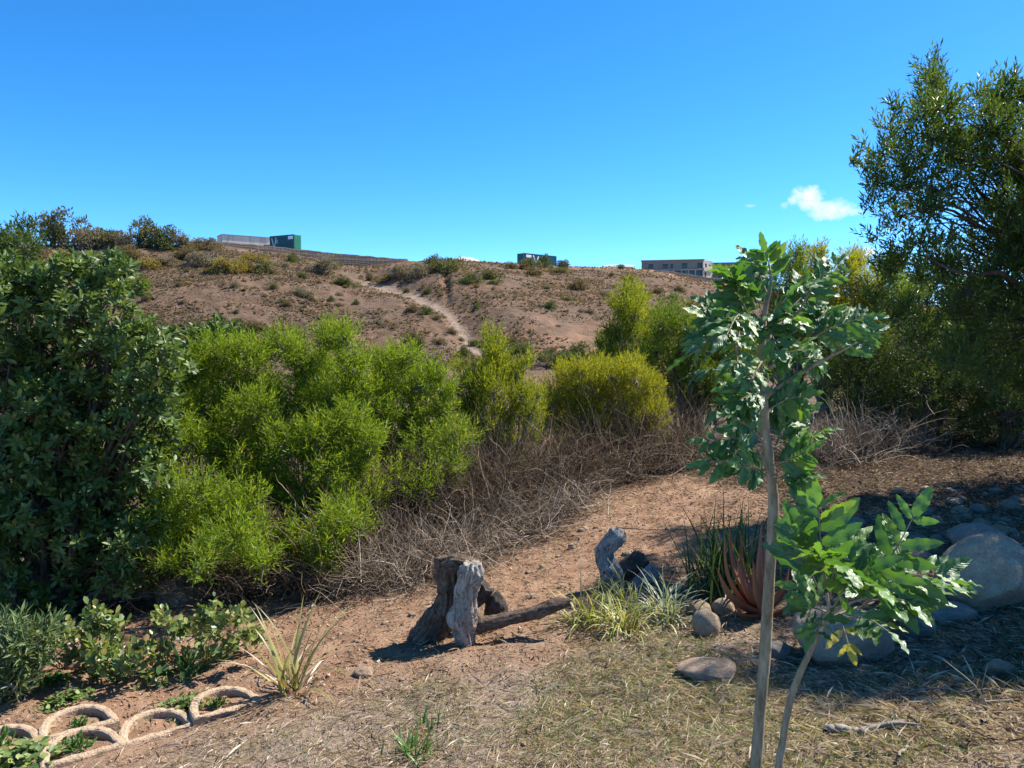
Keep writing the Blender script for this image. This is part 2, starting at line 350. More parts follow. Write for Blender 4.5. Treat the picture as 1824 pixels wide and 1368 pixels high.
M['wood_dark'] = m_wood('charred_wood', [(.3, (.05,.042,.036)), (.5, (.12,.10,.085)), (.72, (.27,.235,.20))], .7)
M['wood_grey'] = m_wood('grey_weathered_wood', [(.30, (.06,.055,.05)), (.42, (.28,.265,.25)), (.54, (.50,.48,.45)), (.72, (.76,.73,.68))])
def m_aloe():
    t = NT('red_aloe_leaf'); r = t.n('ShaderNodeNewGeometry').outputs['Random Per Island']; n = t.noise(t.obj(), 14, 5)
    f = t.math('ADD', t.math('MULTIPLY', r, .5), t.math('MULTIPLY', n, .6))
    t.surf(t.ramp(f, [(.25, (.13,.13,.04)), (.45, (.17,.10,.045)), (.65, (.23,.085,.05)), (.88, (.30,.13,.075))]), .45, .35, t.bump(n, .2, .01)); return t.m
M['aloe'] = m_aloe()
def m_block():
    t = NT('retaining_block'); p = t.uv()
    br = t.n('ShaderNodeTexBrick', {'Vector': p, 'Color1': (.52,.37,.25,1), 'Color2': (.27,.19,.125,1), 'Mortar': (.10,.075,.055,1), 'Scale': 1.0, 'Mortar Size': .10, 'Brick Width': .95, 'Row Height': .95}, offset=0.0)
    n = t.noise(t.pos(), 1.2, 5, .7)
    t.surf(t.mix(.5, br.outputs['Color'], t.ramp(n, [(.3, (.18,.12,.08)), (.7, (.38,.27,.185))])), .95, .1, t.bump(br.outputs['Fac'], .5, -.05)); return t.m
M['block'] = m_block()
M['lit_top_band'] = plain('block_lit_top', (.50,.36,.25), .9, .1)  # pale tone painted in for sunlit tier tops
M['teal'] = plain('teal_paint', (.012,.085,.095), .5, .35, .2, 1.5)
M['teal_lit_end'] = plain('lit_end_green', (.018,.16,.09), .5, .35, .2, 1.5)  # brighter green: the end's sunlight is put into its colour
M['white'] = plain('white_paint', (.75,.75,.75), .6, .3, .06, 2)
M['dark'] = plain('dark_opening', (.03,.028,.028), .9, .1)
def m_plaster():
    t = NT('stained_plaster'); n = t.noise(t.obj(), .5, 5, .65); s = t.noise(t.map(t.obj(), (1.2, 1.2, .12)), 1.0, 5, .7)
    t.surf(t.mix(t.ramp(s, [(.5, (0,)*3), (.68, (.7,)*3)]), t.ramp(n, [(.3, (.70,.56,.43)), (.7, (.80,.66,.53))]), (.36,.28,.21)), .9, .15); return t.m
M['plaster'] = m_plaster()
M['raw_wall'] = plain('raw_block_wall', (.23,.20,.17), .9, .15, .2, 1.2)
M['raw_pale'] = plain('pale_render', (.46,.41,.35), .9, .15, .12, 1.2)
M['slab'] = plain('concrete_slab', (.26,.235,.215), .9, .15, .15, 1.0)
M['opening_shade'] = plain('dark_opening_sheet', (.03,.035,.045), .12, .5)  # dark colour painting the shade inside empty openings
M['sand'] = m_rock('heaped_sand', [(.3, (.36,.29,.23)), (.55, (.44,.37,.30)), (.75, (.52,.45,.38))], .6)
M['post'] = plain('grey_post', (.12,.10,.09), .9)
M['wire'] = plain('rusty_wire', (.05,.04,.035), .6)
M['blue'] = plain('blue_cloth', (.03,.05,.16), .7)

# ------------------------------------------------------------------ world, sun, camera
SUN_AZ, SUN_EL = R(63), R(51)      # azimuth measured clockwise from the view direction (+Y)
sc = bpy.context.scene
w = bpy.data.worlds.new('World'); sc.world = w; w.use_nodes = True
nt = w.node_tree; nt.nodes.clear()
def wn(typ, ins=None, **kw):
    nd = nt.nodes.new(typ)
    for k, v in kw.items(): setattr(nd, k, v)
    for k, v in (ins or {}).items():
        if isinstance(v, bpy.types.NodeSocket): nt.links.new(v, nd.inputs[k])
        else: nd.inputs[k].default_value = v
    return nd
def wm(op, a, b=0.0, clamp=False): return wn('ShaderNodeMath', {0: a, 1: b}, operation=op, use_clamp=clamp).outputs[0]
sky = wn('ShaderNodeTexSky', sky_type='NISHITA'); sky.sun_disc = False
sky.sun_elevation = SUN_EL; sky.sun_rotation = SUN_AZ; sky.altitude = 100; sky.air_density = .5; sky.dust_density = .1; sky.ozone_density = 5.0
hsv = wn('ShaderNodeHueSaturation', {'Hue': .496, 'Saturation': 1.25, 'Value': .96, 'Color': sky.outputs[0]})
dirn = wn('ShaderNodeTexCoord').outputs['Generated']
sep = wn('ShaderNodeSeparateXYZ', {0: dirn})
yy = wm('MAXIMUM', sep.outputs[1], .05)
U = wm('DIVIDE', sep.outputs[0], yy); Vv = wm('DIVIDE', sep.outputs[2], yy)
cmb = wn('ShaderNodeCombineXYZ', {0: U, 1: Vv, 2: 0.0}).outputs[0]
n1 = wn('ShaderNodeTexNoise', {'Vector': cmb, 'Scale': 42.0, 'Detail': 7.0, 'Roughness': .62}).outputs['Fac']
def blob(px, py, rx, ry, soft=.75, amp=1.5):
    d = ray(px, py)
    a = wm('DIVIDE', wm('SUBTRACT', U, float(d[0])), rx / F); b = wm('DIVIDE', wm('SUBTRACT', Vv, float(d[2])), ry / F)
    r = wm('ADD', wm('MULTIPLY', a, a), wm('MULTIPLY', b, b))
    return wm('MULTIPLY', wm('SUBTRACT', wm('ADD', soft, wm('MULTIPLY', wm('SUBTRACT', n1, .5), 2.6)), r), amp, clamp=True)
cl = None
for args in ((1440,354,38,28,.85,.9), (1478,371,58,22,.8,.8), (1525,378,30,11,.6,.9), (1398,367,14,11,.3,.5), (1340,367,24,6,.25,.5), (1258,436,10,6,.1,.4), (1285,429,14,5,.1,.4), (1545,450,22,12,.7,.9), (1700,470,70,30,.6,.8)):
    b = blob(*args); cl = b if cl is None else wm('MAXIMUM', cl, b)
mixc = wn('ShaderNodeMix', data_type='RGBA')
nt.links.new(cl, mixc.inputs[0]); nt.links.new(hsv.outputs[0], mixc.inputs[6]); mixc.inputs[7].default_value = (3.5, 3.55, 3.65, 1)
bg = wn('ShaderNodeBackground', {'Color': mixc.outputs[2], 'Strength': .12})
nt.links.new(bg.outputs[0], wn('ShaderNodeOutputWorld').inputs[0])
sl = bpy.data.lights.new('sun', 'SUN'); sl.energy = 3.9; sl.angle = R(.53); sl.color = (1, .955, .88)
so = bpy.data.objects.new('sun', sl); C.objects.link(so)
sd = np.array([math.sin(SUN_AZ) * math.cos(SUN_EL), math.cos(SUN_AZ) * math.cos(SUN_EL), math.sin(SUN_EL)])
from mathutils import Vector
so.rotation_euler = Vector(sd).to_track_quat('Z', 'Y').to_euler(); so.location = tuple(sd * 50)
cd = bpy.data.cameras.new('camera'); co = bpy.data.objects.new('camera', cd); C.objects.link(co); sc.camera = co
co.location = tuple(CAM); co.rotation_euler = (PI / 2 - PITCH, 0, 0)
cd.sensor_fit = 'HORIZONTAL'; cd.sensor_width = 36; cd.lens = 36 * F / 1824; cd.clip_end = 6000; cd.clip_start = .05
sc.view_settings.view_transform = 'Standard'; sc.view_settings.look = 'None'; sc.view_settings.exposure = 1.52; sc.view_settings.gamma = 1
sc.cycles.max_bounces = 8; sc.cycles.diffuse_bounces = 5; sc.cycles.transmission_bounces = 4; sc.cycles.transparent_max_bounces = 6

# ------------------------------------------------------------------ ground and hill
def grid_faces(ny, nx):
    i = np.arange(ny * nx).reshape(ny, nx)
    return np.stack([i[:-1, :-1], i[:-1, 1:], i[1:, 1:], i[1:, :-1]], -1).reshape(-1, 4)
gx = np.arange(-9, 11.01, .045); gy = np.arange(-4, 17.01, .045)
X, Y = np.meshgrid(gx, gy); Z = H(X, Y)
px_, py_ = proj(np.stack([X, Y, Z], -1))
def region(x, y):
    """dryness and humus of the near ground, in plan"""
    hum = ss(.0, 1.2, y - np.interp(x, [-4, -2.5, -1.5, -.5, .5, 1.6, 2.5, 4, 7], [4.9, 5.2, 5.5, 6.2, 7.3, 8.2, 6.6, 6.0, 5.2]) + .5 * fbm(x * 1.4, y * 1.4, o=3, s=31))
    dry = ss(.3, -.6, y - np.interp(x, [-4, -1.6, -1.1, 0, .8, 2, 4], [2.9, 3.4, 3.6, 4.2, 4.5, 4.8, 4.5]) + .35 * fbm(x * 1.7, y * 1.7, o=3, s=33))
    return np.clip(dry, 0, 1), np.clip(hum, 0, 1)
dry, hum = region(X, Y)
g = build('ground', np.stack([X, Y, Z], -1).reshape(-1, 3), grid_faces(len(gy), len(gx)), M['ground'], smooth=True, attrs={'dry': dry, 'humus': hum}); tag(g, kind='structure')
hp = np.concatenate([np.linspace(-3000, -200, 90, endpoint=False), np.linspace(-200, 1600, 720, endpoint=False), np.linspace(1600, 4000, 90)])
hY = np.concatenate([np.linspace(12, 90, 50, endpoint=False), np.linspace(90, 250, 300, endpoint=False), np.geomspace(250, 2500, 40)])
HP, HY = np.meshgrid(hp, hY); HX = (HP - 912) / F * HY
HZ = H(HX, HY); HZ = HZ - .35 * (1 - ss(15, 17.2, HY)) * (np.abs(HX) < 11.2)
_D, _t, _pg, wash = hill_parts(HP, HY)
orange = ss(.86, 1.0, _t) * ss(500, 900, HP) * .8 + .8 * np.exp(-((HP - 560) / 70)**2) * ss(.9, 1, _t) + .5 * np.exp(-((HP - 1010) / 90)**2 - ((_t - .12) / .12)**2) + .3 * np.exp(-((HP - 1230) / 120)**2 - ((_t - .9) / .15)**2)
g = build('hillside', np.stack([HX, HY, HZ], -1).reshape(-1, 3), grid_faces(len(hY), len(hp)), M['hill'], smooth=True, attrs={'wash': wash, 'orange': orange}); tag(g, kind='structure')

# ------------------------------------------------------------------ hillside scrub
def tufts(n, r):
    p = r.uniform(-350, 1750, n); D = np.interp(p, *DP); Yt = 96 + (D - 96) * r.random(n)**.9
    x = (p - 912) / F * Yt; z = H(x, Yt)
    _, t, pg, ws = hill_parts(p, Yt)
    k = (r.random(n) > ws * 1.3) & (1.5 * fbm(x / 9, Yt / 9, o=3, s=41) + .55 > r.random(n) * 1.1) & (t > .01)
    return np.stack([x, Yt, z], 1)[k]
tp = tufts(150000, rng); n = len(tp)
q = 7; pos = np.repeat(tp, q, 0); s_ = np.repeat(rng.gamma(2.2, .075, n) + .07, q)
d = runit(n * q); d[:, 2] = np.abs(d[:, 2]) * .8 + .15; d = nrm(d)
V, Fq = inst(*L_NARROW, pos - d * .03, d, runit(n * q), s_, s_ * .75)
tag(build('hillside_scrub', V, Fq, M['tuft']), 'low dry tussocks and scrub covering the brown hillside', 'scrub', kind='stuff')

def shrub_proto(name, mat, n=420, flat=.7, seed=1):
    r = np.random.default_rng(seed)
    root = bpy.data.objects.new(name, None); C.objects.link(root)
    pf = np.concatenate([[[0, 0, .25]], r.normal(size=(15, 3)) * [.24, .24, .13] + [0, 0, .2]]); pr = np.concatenate([[.36], r.uniform(.14, .27, 15)])
    k = r.integers(0, len(pr), n); u = runit(n, r); u[:, 2] = np.where(u[:, 2] < -.8, -u[:, 2], u[:, 2])
    c = pf[k] + u * pr[k][:, None] * (.5 + .55 * r.random((n, 1))); c[:, 2] = np.maximum(c[:, 2], -.06 + .04 * r.random(n)) * flat / .6
    d = nrm(u + [0, 0, .5] + r.normal(size=(n, 3)) * .5)
    V, Fq = inst(*L_NARROW, c, d, runit(n, r), r.uniform(.05, .11, n), r.uniform(.025, .05, n))
    build('foliage', V, Fq, mat, root)
    th = r.uniform(0, 2 * PI, 9)
    pth = np.stack([spline([[0, 0, -.05], [.1 * math.cos(a), .1 * math.sin(a), .2], [.35 * math.cos(a), .35 * math.sin(a), .5]], 5) for a in th])
    V, Fq = tubes(pth, np.broadcast_to(np.linspace(.018, .006, 5), (9, 5)), 4)
    build('stems', V, Fq, M['stem'], root); return root
PROT = {k: [shrub_proto('hill_shrub', M['hill_' + k], 2600, f, s) for s, f in ((i * 7 + 1, .55), (i * 7 + 2, .75))] for i, k in enumerate(('olive', 'grey', 'yellow', 'green', 'brown'))}
used_proto = set()
def hill_shrub(px, py, wpx, kind, label, group, hs=1.0, v=None):
    """py is the foot of the shrub in the photograph, wpx its width"""
    pt = hit(px, py); s = wpx * pt[1] / F / .95
    if pt[1] > 300: return
    pr = PROT[kind][int(rng.integers(0, 2)) if v is None else v]
    rz = rng.uniform(0, 6.28); sz = (s, s, s * hs * rng.uniform(.85, 1.05))
    if pr.name not in used_proto:
        used_proto.add(pr.name); o = pr
        o.location = tuple(pt - [0, 0, .05 * s]); o.rotation_euler = (0, 0, rz); o.scale = sz; tag(o, label, 'shrub', group)
    else: o = dup(pr, pt - [0, 0, .05 * s], rz, sz, label, group)
    o['category'] = 'shrub'; return o
SKY = [(38,436,52,'olive',1.0,'low dull shrub on the skyline just right of the small tree tip'),(95,438,62,'olive',1.25,'rounded olive bush on the skyline, the leftmost full dome of the row'),
       (150,440,56,'grey',1.15,'greyish bush on the skyline beside the first olive dome'),(185,440,60,'olive',1.1,'broad drab bush in the middle of the skyline row'),
       (222,441,50,'grey',1.0,'twiggy grey bush with a bare top in the skyline row'),(268,440,54,'olive',1.05,'olive bush on the skyline left of the greener one'),
       (300,441,52,'green',.85,'greenest bush of the skyline row, towards its right end'),(330,443,44,'grey',.9,'low grey bush tapering off the right end of the skyline row'),(375,442,40,'grey',.8,'dry brownish bush below the left end of the beige wall'),(352,446,38,'brown',.7,'low brown bush on the bare crest left of the beige wall')]
for a in SKY: hill_shrub(a[0], a[1], a[2], a[3], a[5], 'bushes along the left skyline', a[4])
SLOPE = [(60,462,50,'brown',.8,None),(110,466,60,'yellow',.6,None),(160,460,50,'grey',.6,None),(235,462,46,'brown',.6,None),(265,476,44,'yellow',.8,'yellowish bush beside the glossy tree crown'),(300,470,40,'grey',.6,None),(330,462,36,'brown',.7,None),
  (368,470,52,'grey',.8,None),(395,486,50,'yellow',.9,'yellow-olive bush, the left one of the pair below the beige wall'),(430,484,46,'yellow',1.0,'yellow-olive bush, the right one of the pair below the beige wall'),(470,488,42,'olive',.8,'drab bush right of the yellow pair'),(500,474,36,'grey',.5,None),(455,465,40,'yellow',.6,None),
  (520,467,24,'green',.9,'small dark bush under the green container'),(572,488,48,'grey',.9,'wide blue-grey bush below the block retaining wall'),(590,478,34,'olive',.9,None),(540,496,22,'olive',.7,None),(612,508,34,'green',.6,'low green patch of bush on the mid slope'),(658,500,18,'brown',1.2,None),(690,500,40,'brown',.5,None),
  (722,490,40,'grey',.8,None),(752,492,44,'grey',.9,'grey domed bush left of the tall olive bush by the sand heap'),(795,487,54,'olive',1.0,'tall olive bush on the crest below the sand heap'),(770,480,34,'olive',.9,None),(838,502,40,'green',.5,'fresh green low bush near the crest'),(872,497,30,'olive',1.1,None),(880,505,22,'green',.5,None),(912,478,28,'brown',.8,None),(938,480,34,'olive',.8,None),(950,490,30,'brown',.7,None),
  (968,476,24,'green',1.1,'dark green bush in front of the corrugated container'),(1003,475,20,'green',1.0,'small dark bush just right of the corrugated container'),(996,486,34,'olive',.7,None),(1106,479,11,'green',1.3,'tiny dark bush beside the white tent'),
  (1028,516,34,'brown',.8,None),(980,548,22,'green',.7,None),(1010,535,18,'olive',.7,None),(1170,522,20,'brown',.9,None),(1200,532,18,'grey',.9,None),(1210,518,18,'brown',.8,None),(1120,500,24,'brown',.7,None),(1075,525,24,'grey',.7,None),(1230,545,24,'brown',.8,None),
  (420,512,20,'grey',.8,None),(318,502,10,'green',.9,None),(487,515,22,'olive',.7,None),(540,528,34,'grey',.6,None),(590,536,14,'green',.8,None),(635,543,14,'green',.8,None),(600,545,16,'brown',.7,None),(510,545,18,'brown',.7,None),(260,536,16,'brown',1.0,None),
  (735,556,26,'brown',.7,'dark bush at the top of the pale sandy wash'),(760,560,24,'green',.9,'dark green bush beside the pale sandy wash'),(778,568,18,'brown',.7,None),(805,595,20,'brown',.8,None),(733,600,24,'brown',.8,None),(746,622,30,'olive',1.1,'olive bush standing low beside the wash'),(726,612,20,'brown',.8,None),(700,585,14,'brown',.7,None),(785,612,20,'brown',.8,None),(826,634,24,'green',1.0,None),(845,615,20,'green',.8,None),
  (295,596,46,'brown',.9,'brown bush at the left end of the row at the slope foot'),(350,592,36,'brown',1.0,'dusky bush second in the row at the slope foot'),(400,589,46,'green',.95,'dark green bush in the row at the slope foot'),(440,589,40,'brown',.8,'dark brown bush in the row at the slope foot'),(466,590,22,'brown',.9,None),
  (915,612,22,'brown',.9,None),(927,628,34,'green',1.0,'dark round bush above the sparse tall shrub'),(1000,650,52,'green',.85,'large dark green bush at the foot of the slope'),(1030,634,44,'green',.75,'dark green bush behind the large one at the slope foot'),(1060,640,24,'brown',.8,None),(985,625,16,'brown',.8,None)]
GEN = {'brown': 'low brown scrub bush dotted on the dry hillside', 'grey': 'grey twiggy scrub bush dotted on the dry hillside', 'olive': 'small olive scrub bush dotted on the dry hillside', 'green': 'small dark green scrub bush dotted on the dry hillside', 'yellow': 'low yellowish scrub bush near the hill crest'}
for px, py, wp, k, hs, lab in SLOPE: hill_shrub(px, py, wp, k, lab or GEN[k], 'scrub bushes on the hillside', hs)
for i in range(70):
    px, py = rng.uniform(230, 1250), 0
    rp = np.interp(px, *RP); py = rp + 14 + (640 - rp - 14) * rng.random()
    k = rng.choice(['brown', 'grey', 'olive', 'green'], p=[.45, .3, .15, .1]); hill_shrub(px, py, rng.uniform(7, 15), k, GEN[k], 'scrub bushes on the hillside', .8)
for k, v in PROT.items():
    for o in v:
        if o.name not in used_proto: hill_shrub(rng.uniform(240, 700), 530, 12, k, GEN[k], 'scrub bushes on the hillside', .8, v.index(o))

# ------------------------------------------------------------------ things on the ridge
def ridge_wall(name, p0, p1, ntier, label, over=.15):
    ps = np.linspace(p0, p1, 60); D = np.interp(ps, *DP)
    Yw = D + .6; st = np.interp(ps, SP[0], SP[1]); zb = H((ps - 912) / F * D, D) - .5; zt = zb + .5 + st + over
    root = thing(name, label, 'wall', ((ps[30] - 912) / F * Yw[30], Yw[30], zb[30]))
    loc = np.array(root.location)
    top0 = zt.max() - zb.min()
    for k in range(ntier):
        Yk = Yw + .55 * k; a = zb - .4; b = zb + (zt - zb) * (k + 1) / ntier
        x = (ps - 912) / F * Yk
        # front face, top face, back face with block UVs, and a slightly uneven pale band, sunlight painted on the tier top
        b = b + .02 * vnoise(ps * .7, ps * 0 + k, s=50)
        rows = [np.stack([x, Yk, a], 1), np.stack([x, Yk, b], 1), np.stack([x, Yk + .5, b], 1), np.stack([x, Yk + .5, a], 1)]
        V = np.stack(rows, 0).reshape(-1, 3) - loc
        L = np.concatenate([[0], np.cumsum(np.hypot(np.diff(x), np.diff(Yk)))])
        uv = np.stack([np.stack([L, a], 1), np.stack([L, b], 1), np.stack([L, b + .5], 1), np.stack([L, b + 3], 1)], 0).reshape(-1, 2)
        nn = len(ps); end = np.array([[0, nn, 2 * nn, 3 * nn], [nn - 1, 4 * nn - 1, 3 * nn - 1, 2 * nn - 1]])
        tr_ = build('tier', V, [np.concatenate([grid_faces(4, nn), end])], M['block'], root, uv=uv)
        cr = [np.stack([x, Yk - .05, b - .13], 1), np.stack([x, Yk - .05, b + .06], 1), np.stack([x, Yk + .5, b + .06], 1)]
        build('lit_top_band', np.stack(cr, 0).reshape(-1, 3) - loc, grid_faces(3, nn), M['lit_top_band'], tr_)
ridge_wall('retaining_wall', 402, 728, 3, 'long stepped retaining wall of brown blocks along the crest below the green container')
ridge_wall('retaining_wall', 1168, 1328, 2, 'short stepped retaining wall of brown blocks below the unfinished building')

def on_ridge(px, Y): x = (px - 912) / F * Y; return np.array([x, Y, float(H(x, Y))])
def frame(A, B):
    """local axes for a box whose front runs from A to B"""
    d = B - A; L = math.hypot(d[0], d[1]); return L, math.atan2(d[1], d[0])
# beige wall building
def zat(py, Y): return at(912, py, Y)[2]
A = np.array([*at(396, 437, 199)[:2], zat(437.5, 199)]); B = np.array([*at(482, 440, 206)[:2], zat(437.5, 206)])
L, rz = frame(A, B)
root = thing('flat_roofed_building', 'long windowless beige building with stained wall on the skyline beside the green container', 'building', (A[0], A[1], A[2] - 1.2), rz)
hA = zat(418, 199) - A[2] + 1.2
b = MB(); b.box((L / 2, 2.5, hA / 2), (L, 5, hA)); b.build('wall', M['plaster'], root)
b = MB(); b.box((L / 2 + .1, 2.5, hA + .08), (L + .3, 5.3, .16)); b.build('roof', M['slab'], root)
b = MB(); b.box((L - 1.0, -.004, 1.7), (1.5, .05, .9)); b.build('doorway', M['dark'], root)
def corrugated(L, h, y, n, amp, flip=1):
    """front sheet of a container as a folded strip"""
    xs = []; off = []
    for i in range(n):
        x0 = L * i / n; w_ = L / n
        xs += [x0, x0 + .3 * w_, x0 + .5 * w_, x0 + .8 * w_]; off += [0, 0, amp, amp]
    xs.append(L); off.append(0); xs = np.array(xs); off = np.array(off)
    lo = np.stack([xs, y + off, np.full_like(xs, .12)], 1); hi = np.stack([xs, y + off, np.full_like(xs, h - .1)], 1)
    return np.concatenate([lo, hi]), grid_faces(2, len(xs))
def container(loc, rz, L, Wd, h, label, marks):
    root = thing('shipping_container', label, 'container', loc, rz)
    b = MB(); b.box((L / 2, Wd / 2, h / 2), (L - .1, Wd - .1, h - .1)); V, Q = corrugated(L, h, .0, 34, .045); b.add(V, Q)
    b.build('body', M['teal'], root)
    b = MB()
    for z in (.06, h - .05):
        b.box((L / 2, 0, z), (L, .09, .12)); b.box((L / 2, Wd, z), (L, .09, .12))
    for x in (.05, L - .05):
        for y in (0, Wd): b.box((x, y, h / 2), (.12, .11, h))
    b.build('frame', M['teal'], root)
    d = MB(); d.box((L + .03, Wd * .27, h / 2), (.05, Wd * .45, h - .25)); d.box((L + .03, Wd * .74, h / 2), (.05, Wd * .45, h - .25))
    dr = d.build('door', M['teal_lit_end'], root)
    k = MB()
    for y in (.2, .4, .6, .8): k.box((L + .075, Wd * y, h / 2), (.03, .04, h - .3))
    k.build('locking_bar', M['teal_lit_end'], dr)
    for kind, args in marks:
        m = MB()
        if kind == 'sign': x, z, w_, hh = args; m.box((x, -.03, z), (w_, .03, hh)); m.build('sign', M['white'], root)
        else:
            for (x0, z0, x1, z1, t_) in args:
                q = np.array([[x0 - t_, -.025, z0], [x0 + t_, -.025, z0], [x1 + t_, -.025, z1], [x1 - t_, -.025, z1]]); qb = q + [0, .012, 0]
                m.add(np.concatenate([q, qb]), np.array([[0,1,2,3],[0,4,5,1],[1,5,6,2],[2,6,7,3],[3,7,4,0]]))
            m.build('lettering', M['white'], root)
    return root
A = np.array([*at(481, 443, 199)[:2], 0]); B = np.array([*at(524, 443, 195)[:2], 0]); L, rz = frame(A, B)
A[2] = min(H(A[0], A[1]), H(B[0], B[1])) - .05; h1 = zat(421, 199) - A[2]
container((A[0], A[1], A[2]), rz, L, 2.4, h1, 'dark teal container with a sunlit green end, standing against the beige building',
          [('sign', (L * .86, h1 * .82, L * .2, h1 * .2)), ('v', [(L*.08, h1*.85, L*.17, h1*.3, .12), (L*.26, h1*.9, L*.2, h1*.3, .12), (L*.30, h1*.75, L*.30, h1*.5, .1)])])
b = MB(); b.box((0, 0, 1.2), (.5, 1.6, 2.3)); b.box((0, 0, 2.42), (.6, 1.7, .12))
p_ = on_ridge(534, 198); r_ = thing('white_cabinet', 'narrow white cabinet against the end of the teal container', 'cabinet', p_)
b.build('body', M['white'], r_)
q0 = on_ridge(508, 215); q0[2] = zat(430, 215)
A = np.array([*at(932, 468, 219)[:2], zat(469, 219)]); B = np.array([*at(991, 470, 228)[:2], 0]); L, rz = frame(A, B); h2 = zat(450.5, 219) - A[2]
container((A[0], A[1], A[2] - .1), rz, L, 2.44, h2 + .1, 'long corrugated green container with a big white V on its side',
          [('sign', (L * .16, h2 * .78, L * .15, h2 * .25)), ('v', [(L*.30, h2*.9, L*.365, h2*.12, .22), (L*.45, h2*.85, L*.385, h2*.12, .22)])])
# sand heap, tent
def heap(name, px, py, wpx, hpx, Y, mat, label, cat, seed):
    r = np.random.default_rng(seed); n = 26; p0 = on_ridge(px, Y); s = wpx * Y / F / 2; hh = hpx * Y / F
    u = np.linspace(-1, 1, n); X, Yg = np.meshgrid(u, u); rr = np.hypot(X, Yg)
    Z = hh * np.clip(1 - rr, 0, 1)**1.1 * (1 + .5 * fbm(X * 2.5 + seed, Yg * 2.5, o=3, s=seed)) - .15 - 4 * np.clip(rr - .8, 0, None)
    o = build(name, np.stack([X * s, Yg * s * .8, Z], -1).reshape(-1, 3), grid_faces(n, n), mat, smooth=True); o.location = tuple(p0); tag(o, label, cat); return o
heap('sand_heap', 828, 462, 60, 9, 208, M['sand'], 'pale heap of dug sand on the crest between the two containers', 'sand heap', 3)
heap('soil_heap', 778, 462, 40, 5, 206, M['sand'], 'lower heap of soil on the crest behind the tall olive bush', 'soil heap', 5)
p0 = on_ridge(1103, 245); p0[2] = zat(474, 245)
r_ = thing('site_tent', 'low white tent roof on the crest left of the unfinished building', 'tent', p0 - [0, 0, .8])
b = MB(); xs = np.linspace(-5.5, 4.5, 12)
V = np.concatenate([np.stack([xs, np.full(12, y), z * (1 - .04 * np.abs(xs))], 1) for y, z in ((-2, .4), (-1.6, 1.1), (0, 1.35), (1.6, 1.1), (2, .4))]); b.add(V, grid_faces(5, 12)); b.build('canopy', M['white'], r_)
for x in (-5.4, -2, 1.2, 4.4):
    for y in (-1.9, 1.9): b = MB(); b.box((x, y, .1), (.1, .1, 1.4)); b.build('pole', M['post'], r_)
# unfinished building
Yc, Yl, Yr = 240., 244., 248.
zb = zat(498, Yc); zt = zat(462.9, Yc); hh = zt - zb + 1.0; zb -= 1.0
Ac = np.array([(1141 - 912) / F * Yl, Yl]); Bc = np.array([(1250 - 912) / F * Yc, Yc]); Cc = np.array([(1272 - 912) / F * 245, 245.])
L, rz = frame(np.array([*Ac, 0]), np.array([*Bc, 0]))
bld = thing('unfinished_building', 'two-storey unfinished block building with empty window openings on the crest', 'building', (Ac[0], Ac[1], zb), rz)
def facade(L, openings, hgt, th, rects_y):
    """wall of boxes with rectangular openings (x0,x1,z0,z1)"""
    m = MB(); xs = sorted({0., L, *[o[0] for o in openings], *[o[1] for o in openings]}); zs = sorted({0., hgt, *[o[2] for o in openings], *[o[3] for o in openings]})
    for i in range(len(xs) - 1):
        z0 = None
        for j in range(len(zs) - 1):
            cx, cz = (xs[i] + xs[i+1]) / 2, (zs[j] + zs[j+1]) / 2
            hole = any(o[0] < cx < o[1] and o[2] < cz < o[3] for o in openings)
            if not hole and z0 is None: z0 = zs[j]
            if (hole or j == len(zs) - 2) and z0 is not None:
                z1 = zs[j] if hole else zs[j+1]
                m.box(((xs[i] + xs[i+1]) / 2, th / 2, (z0 + z1) / 2), (xs[i+1] - xs[i], th, z1 - z0)); z0 = None
    return m
k = L / 945.0; fx = lambda v: (v - 195) * k
zl = lambda v: 1.0 + (527 - v) / (527 - 208) * (hh - 1.0)
op = [(fx(a), fx(b_), zl(z1), zl(z0)) for a, b_, z0, z1 in ((305,378,262,352),(520,600,262,350),(645,685,262,350),(818,900,258,352),(1050,1135,252,345))]
op += [(fx(a), fx(b_), zl(520), zl(378)) for a, b_ in ((432,515),(540,590),(610,680),(705,800),(830,870),(935,1015),(1035,1128))]
facade(L, op, hh, .3, None).build('wall', M['raw_wall'], bld)
for o_ in op:
    m = MB(); m.box(((o_[0] + o_[1]) / 2, .9, (o_[2] + o_[3]) / 2), (o_[1] - o_[0] + .2, .1, o_[3] - o_[2] + .2)); wn_ = m.build('window', M['opening_shade'], bld)  # dark sheet set behind the empty opening as inside shade
    m = MB(); m.box(((o_[0] + o_[1]) / 2, .14, o_[2] + .05), (o_[1] - o_[0], .2, .1)); m.build('sill', M['raw_pale'], wn_)
for v in (400, 520, 690, 815, 920, 1025, 1140):
    m = MB(); m.box((fx(v), -.35, zl(370) / 2), (.28, .28, zl(370))); m.build('column', M['raw_pale'], bld)
for v in (290, 505, 620, 800, 1010):
    m = MB(); m.box((fx(v), -.06, (zl(368) + hh) / 2), (.16, .12, hh - zl(368))); m.build('downpipe', M['slab'], bld)
m = MB(); m.box((L / 2 + 1, -.2, zl(366)), (L - 3, .7, .22)); m.build('balcony_slab', M['raw_pale'], bld)
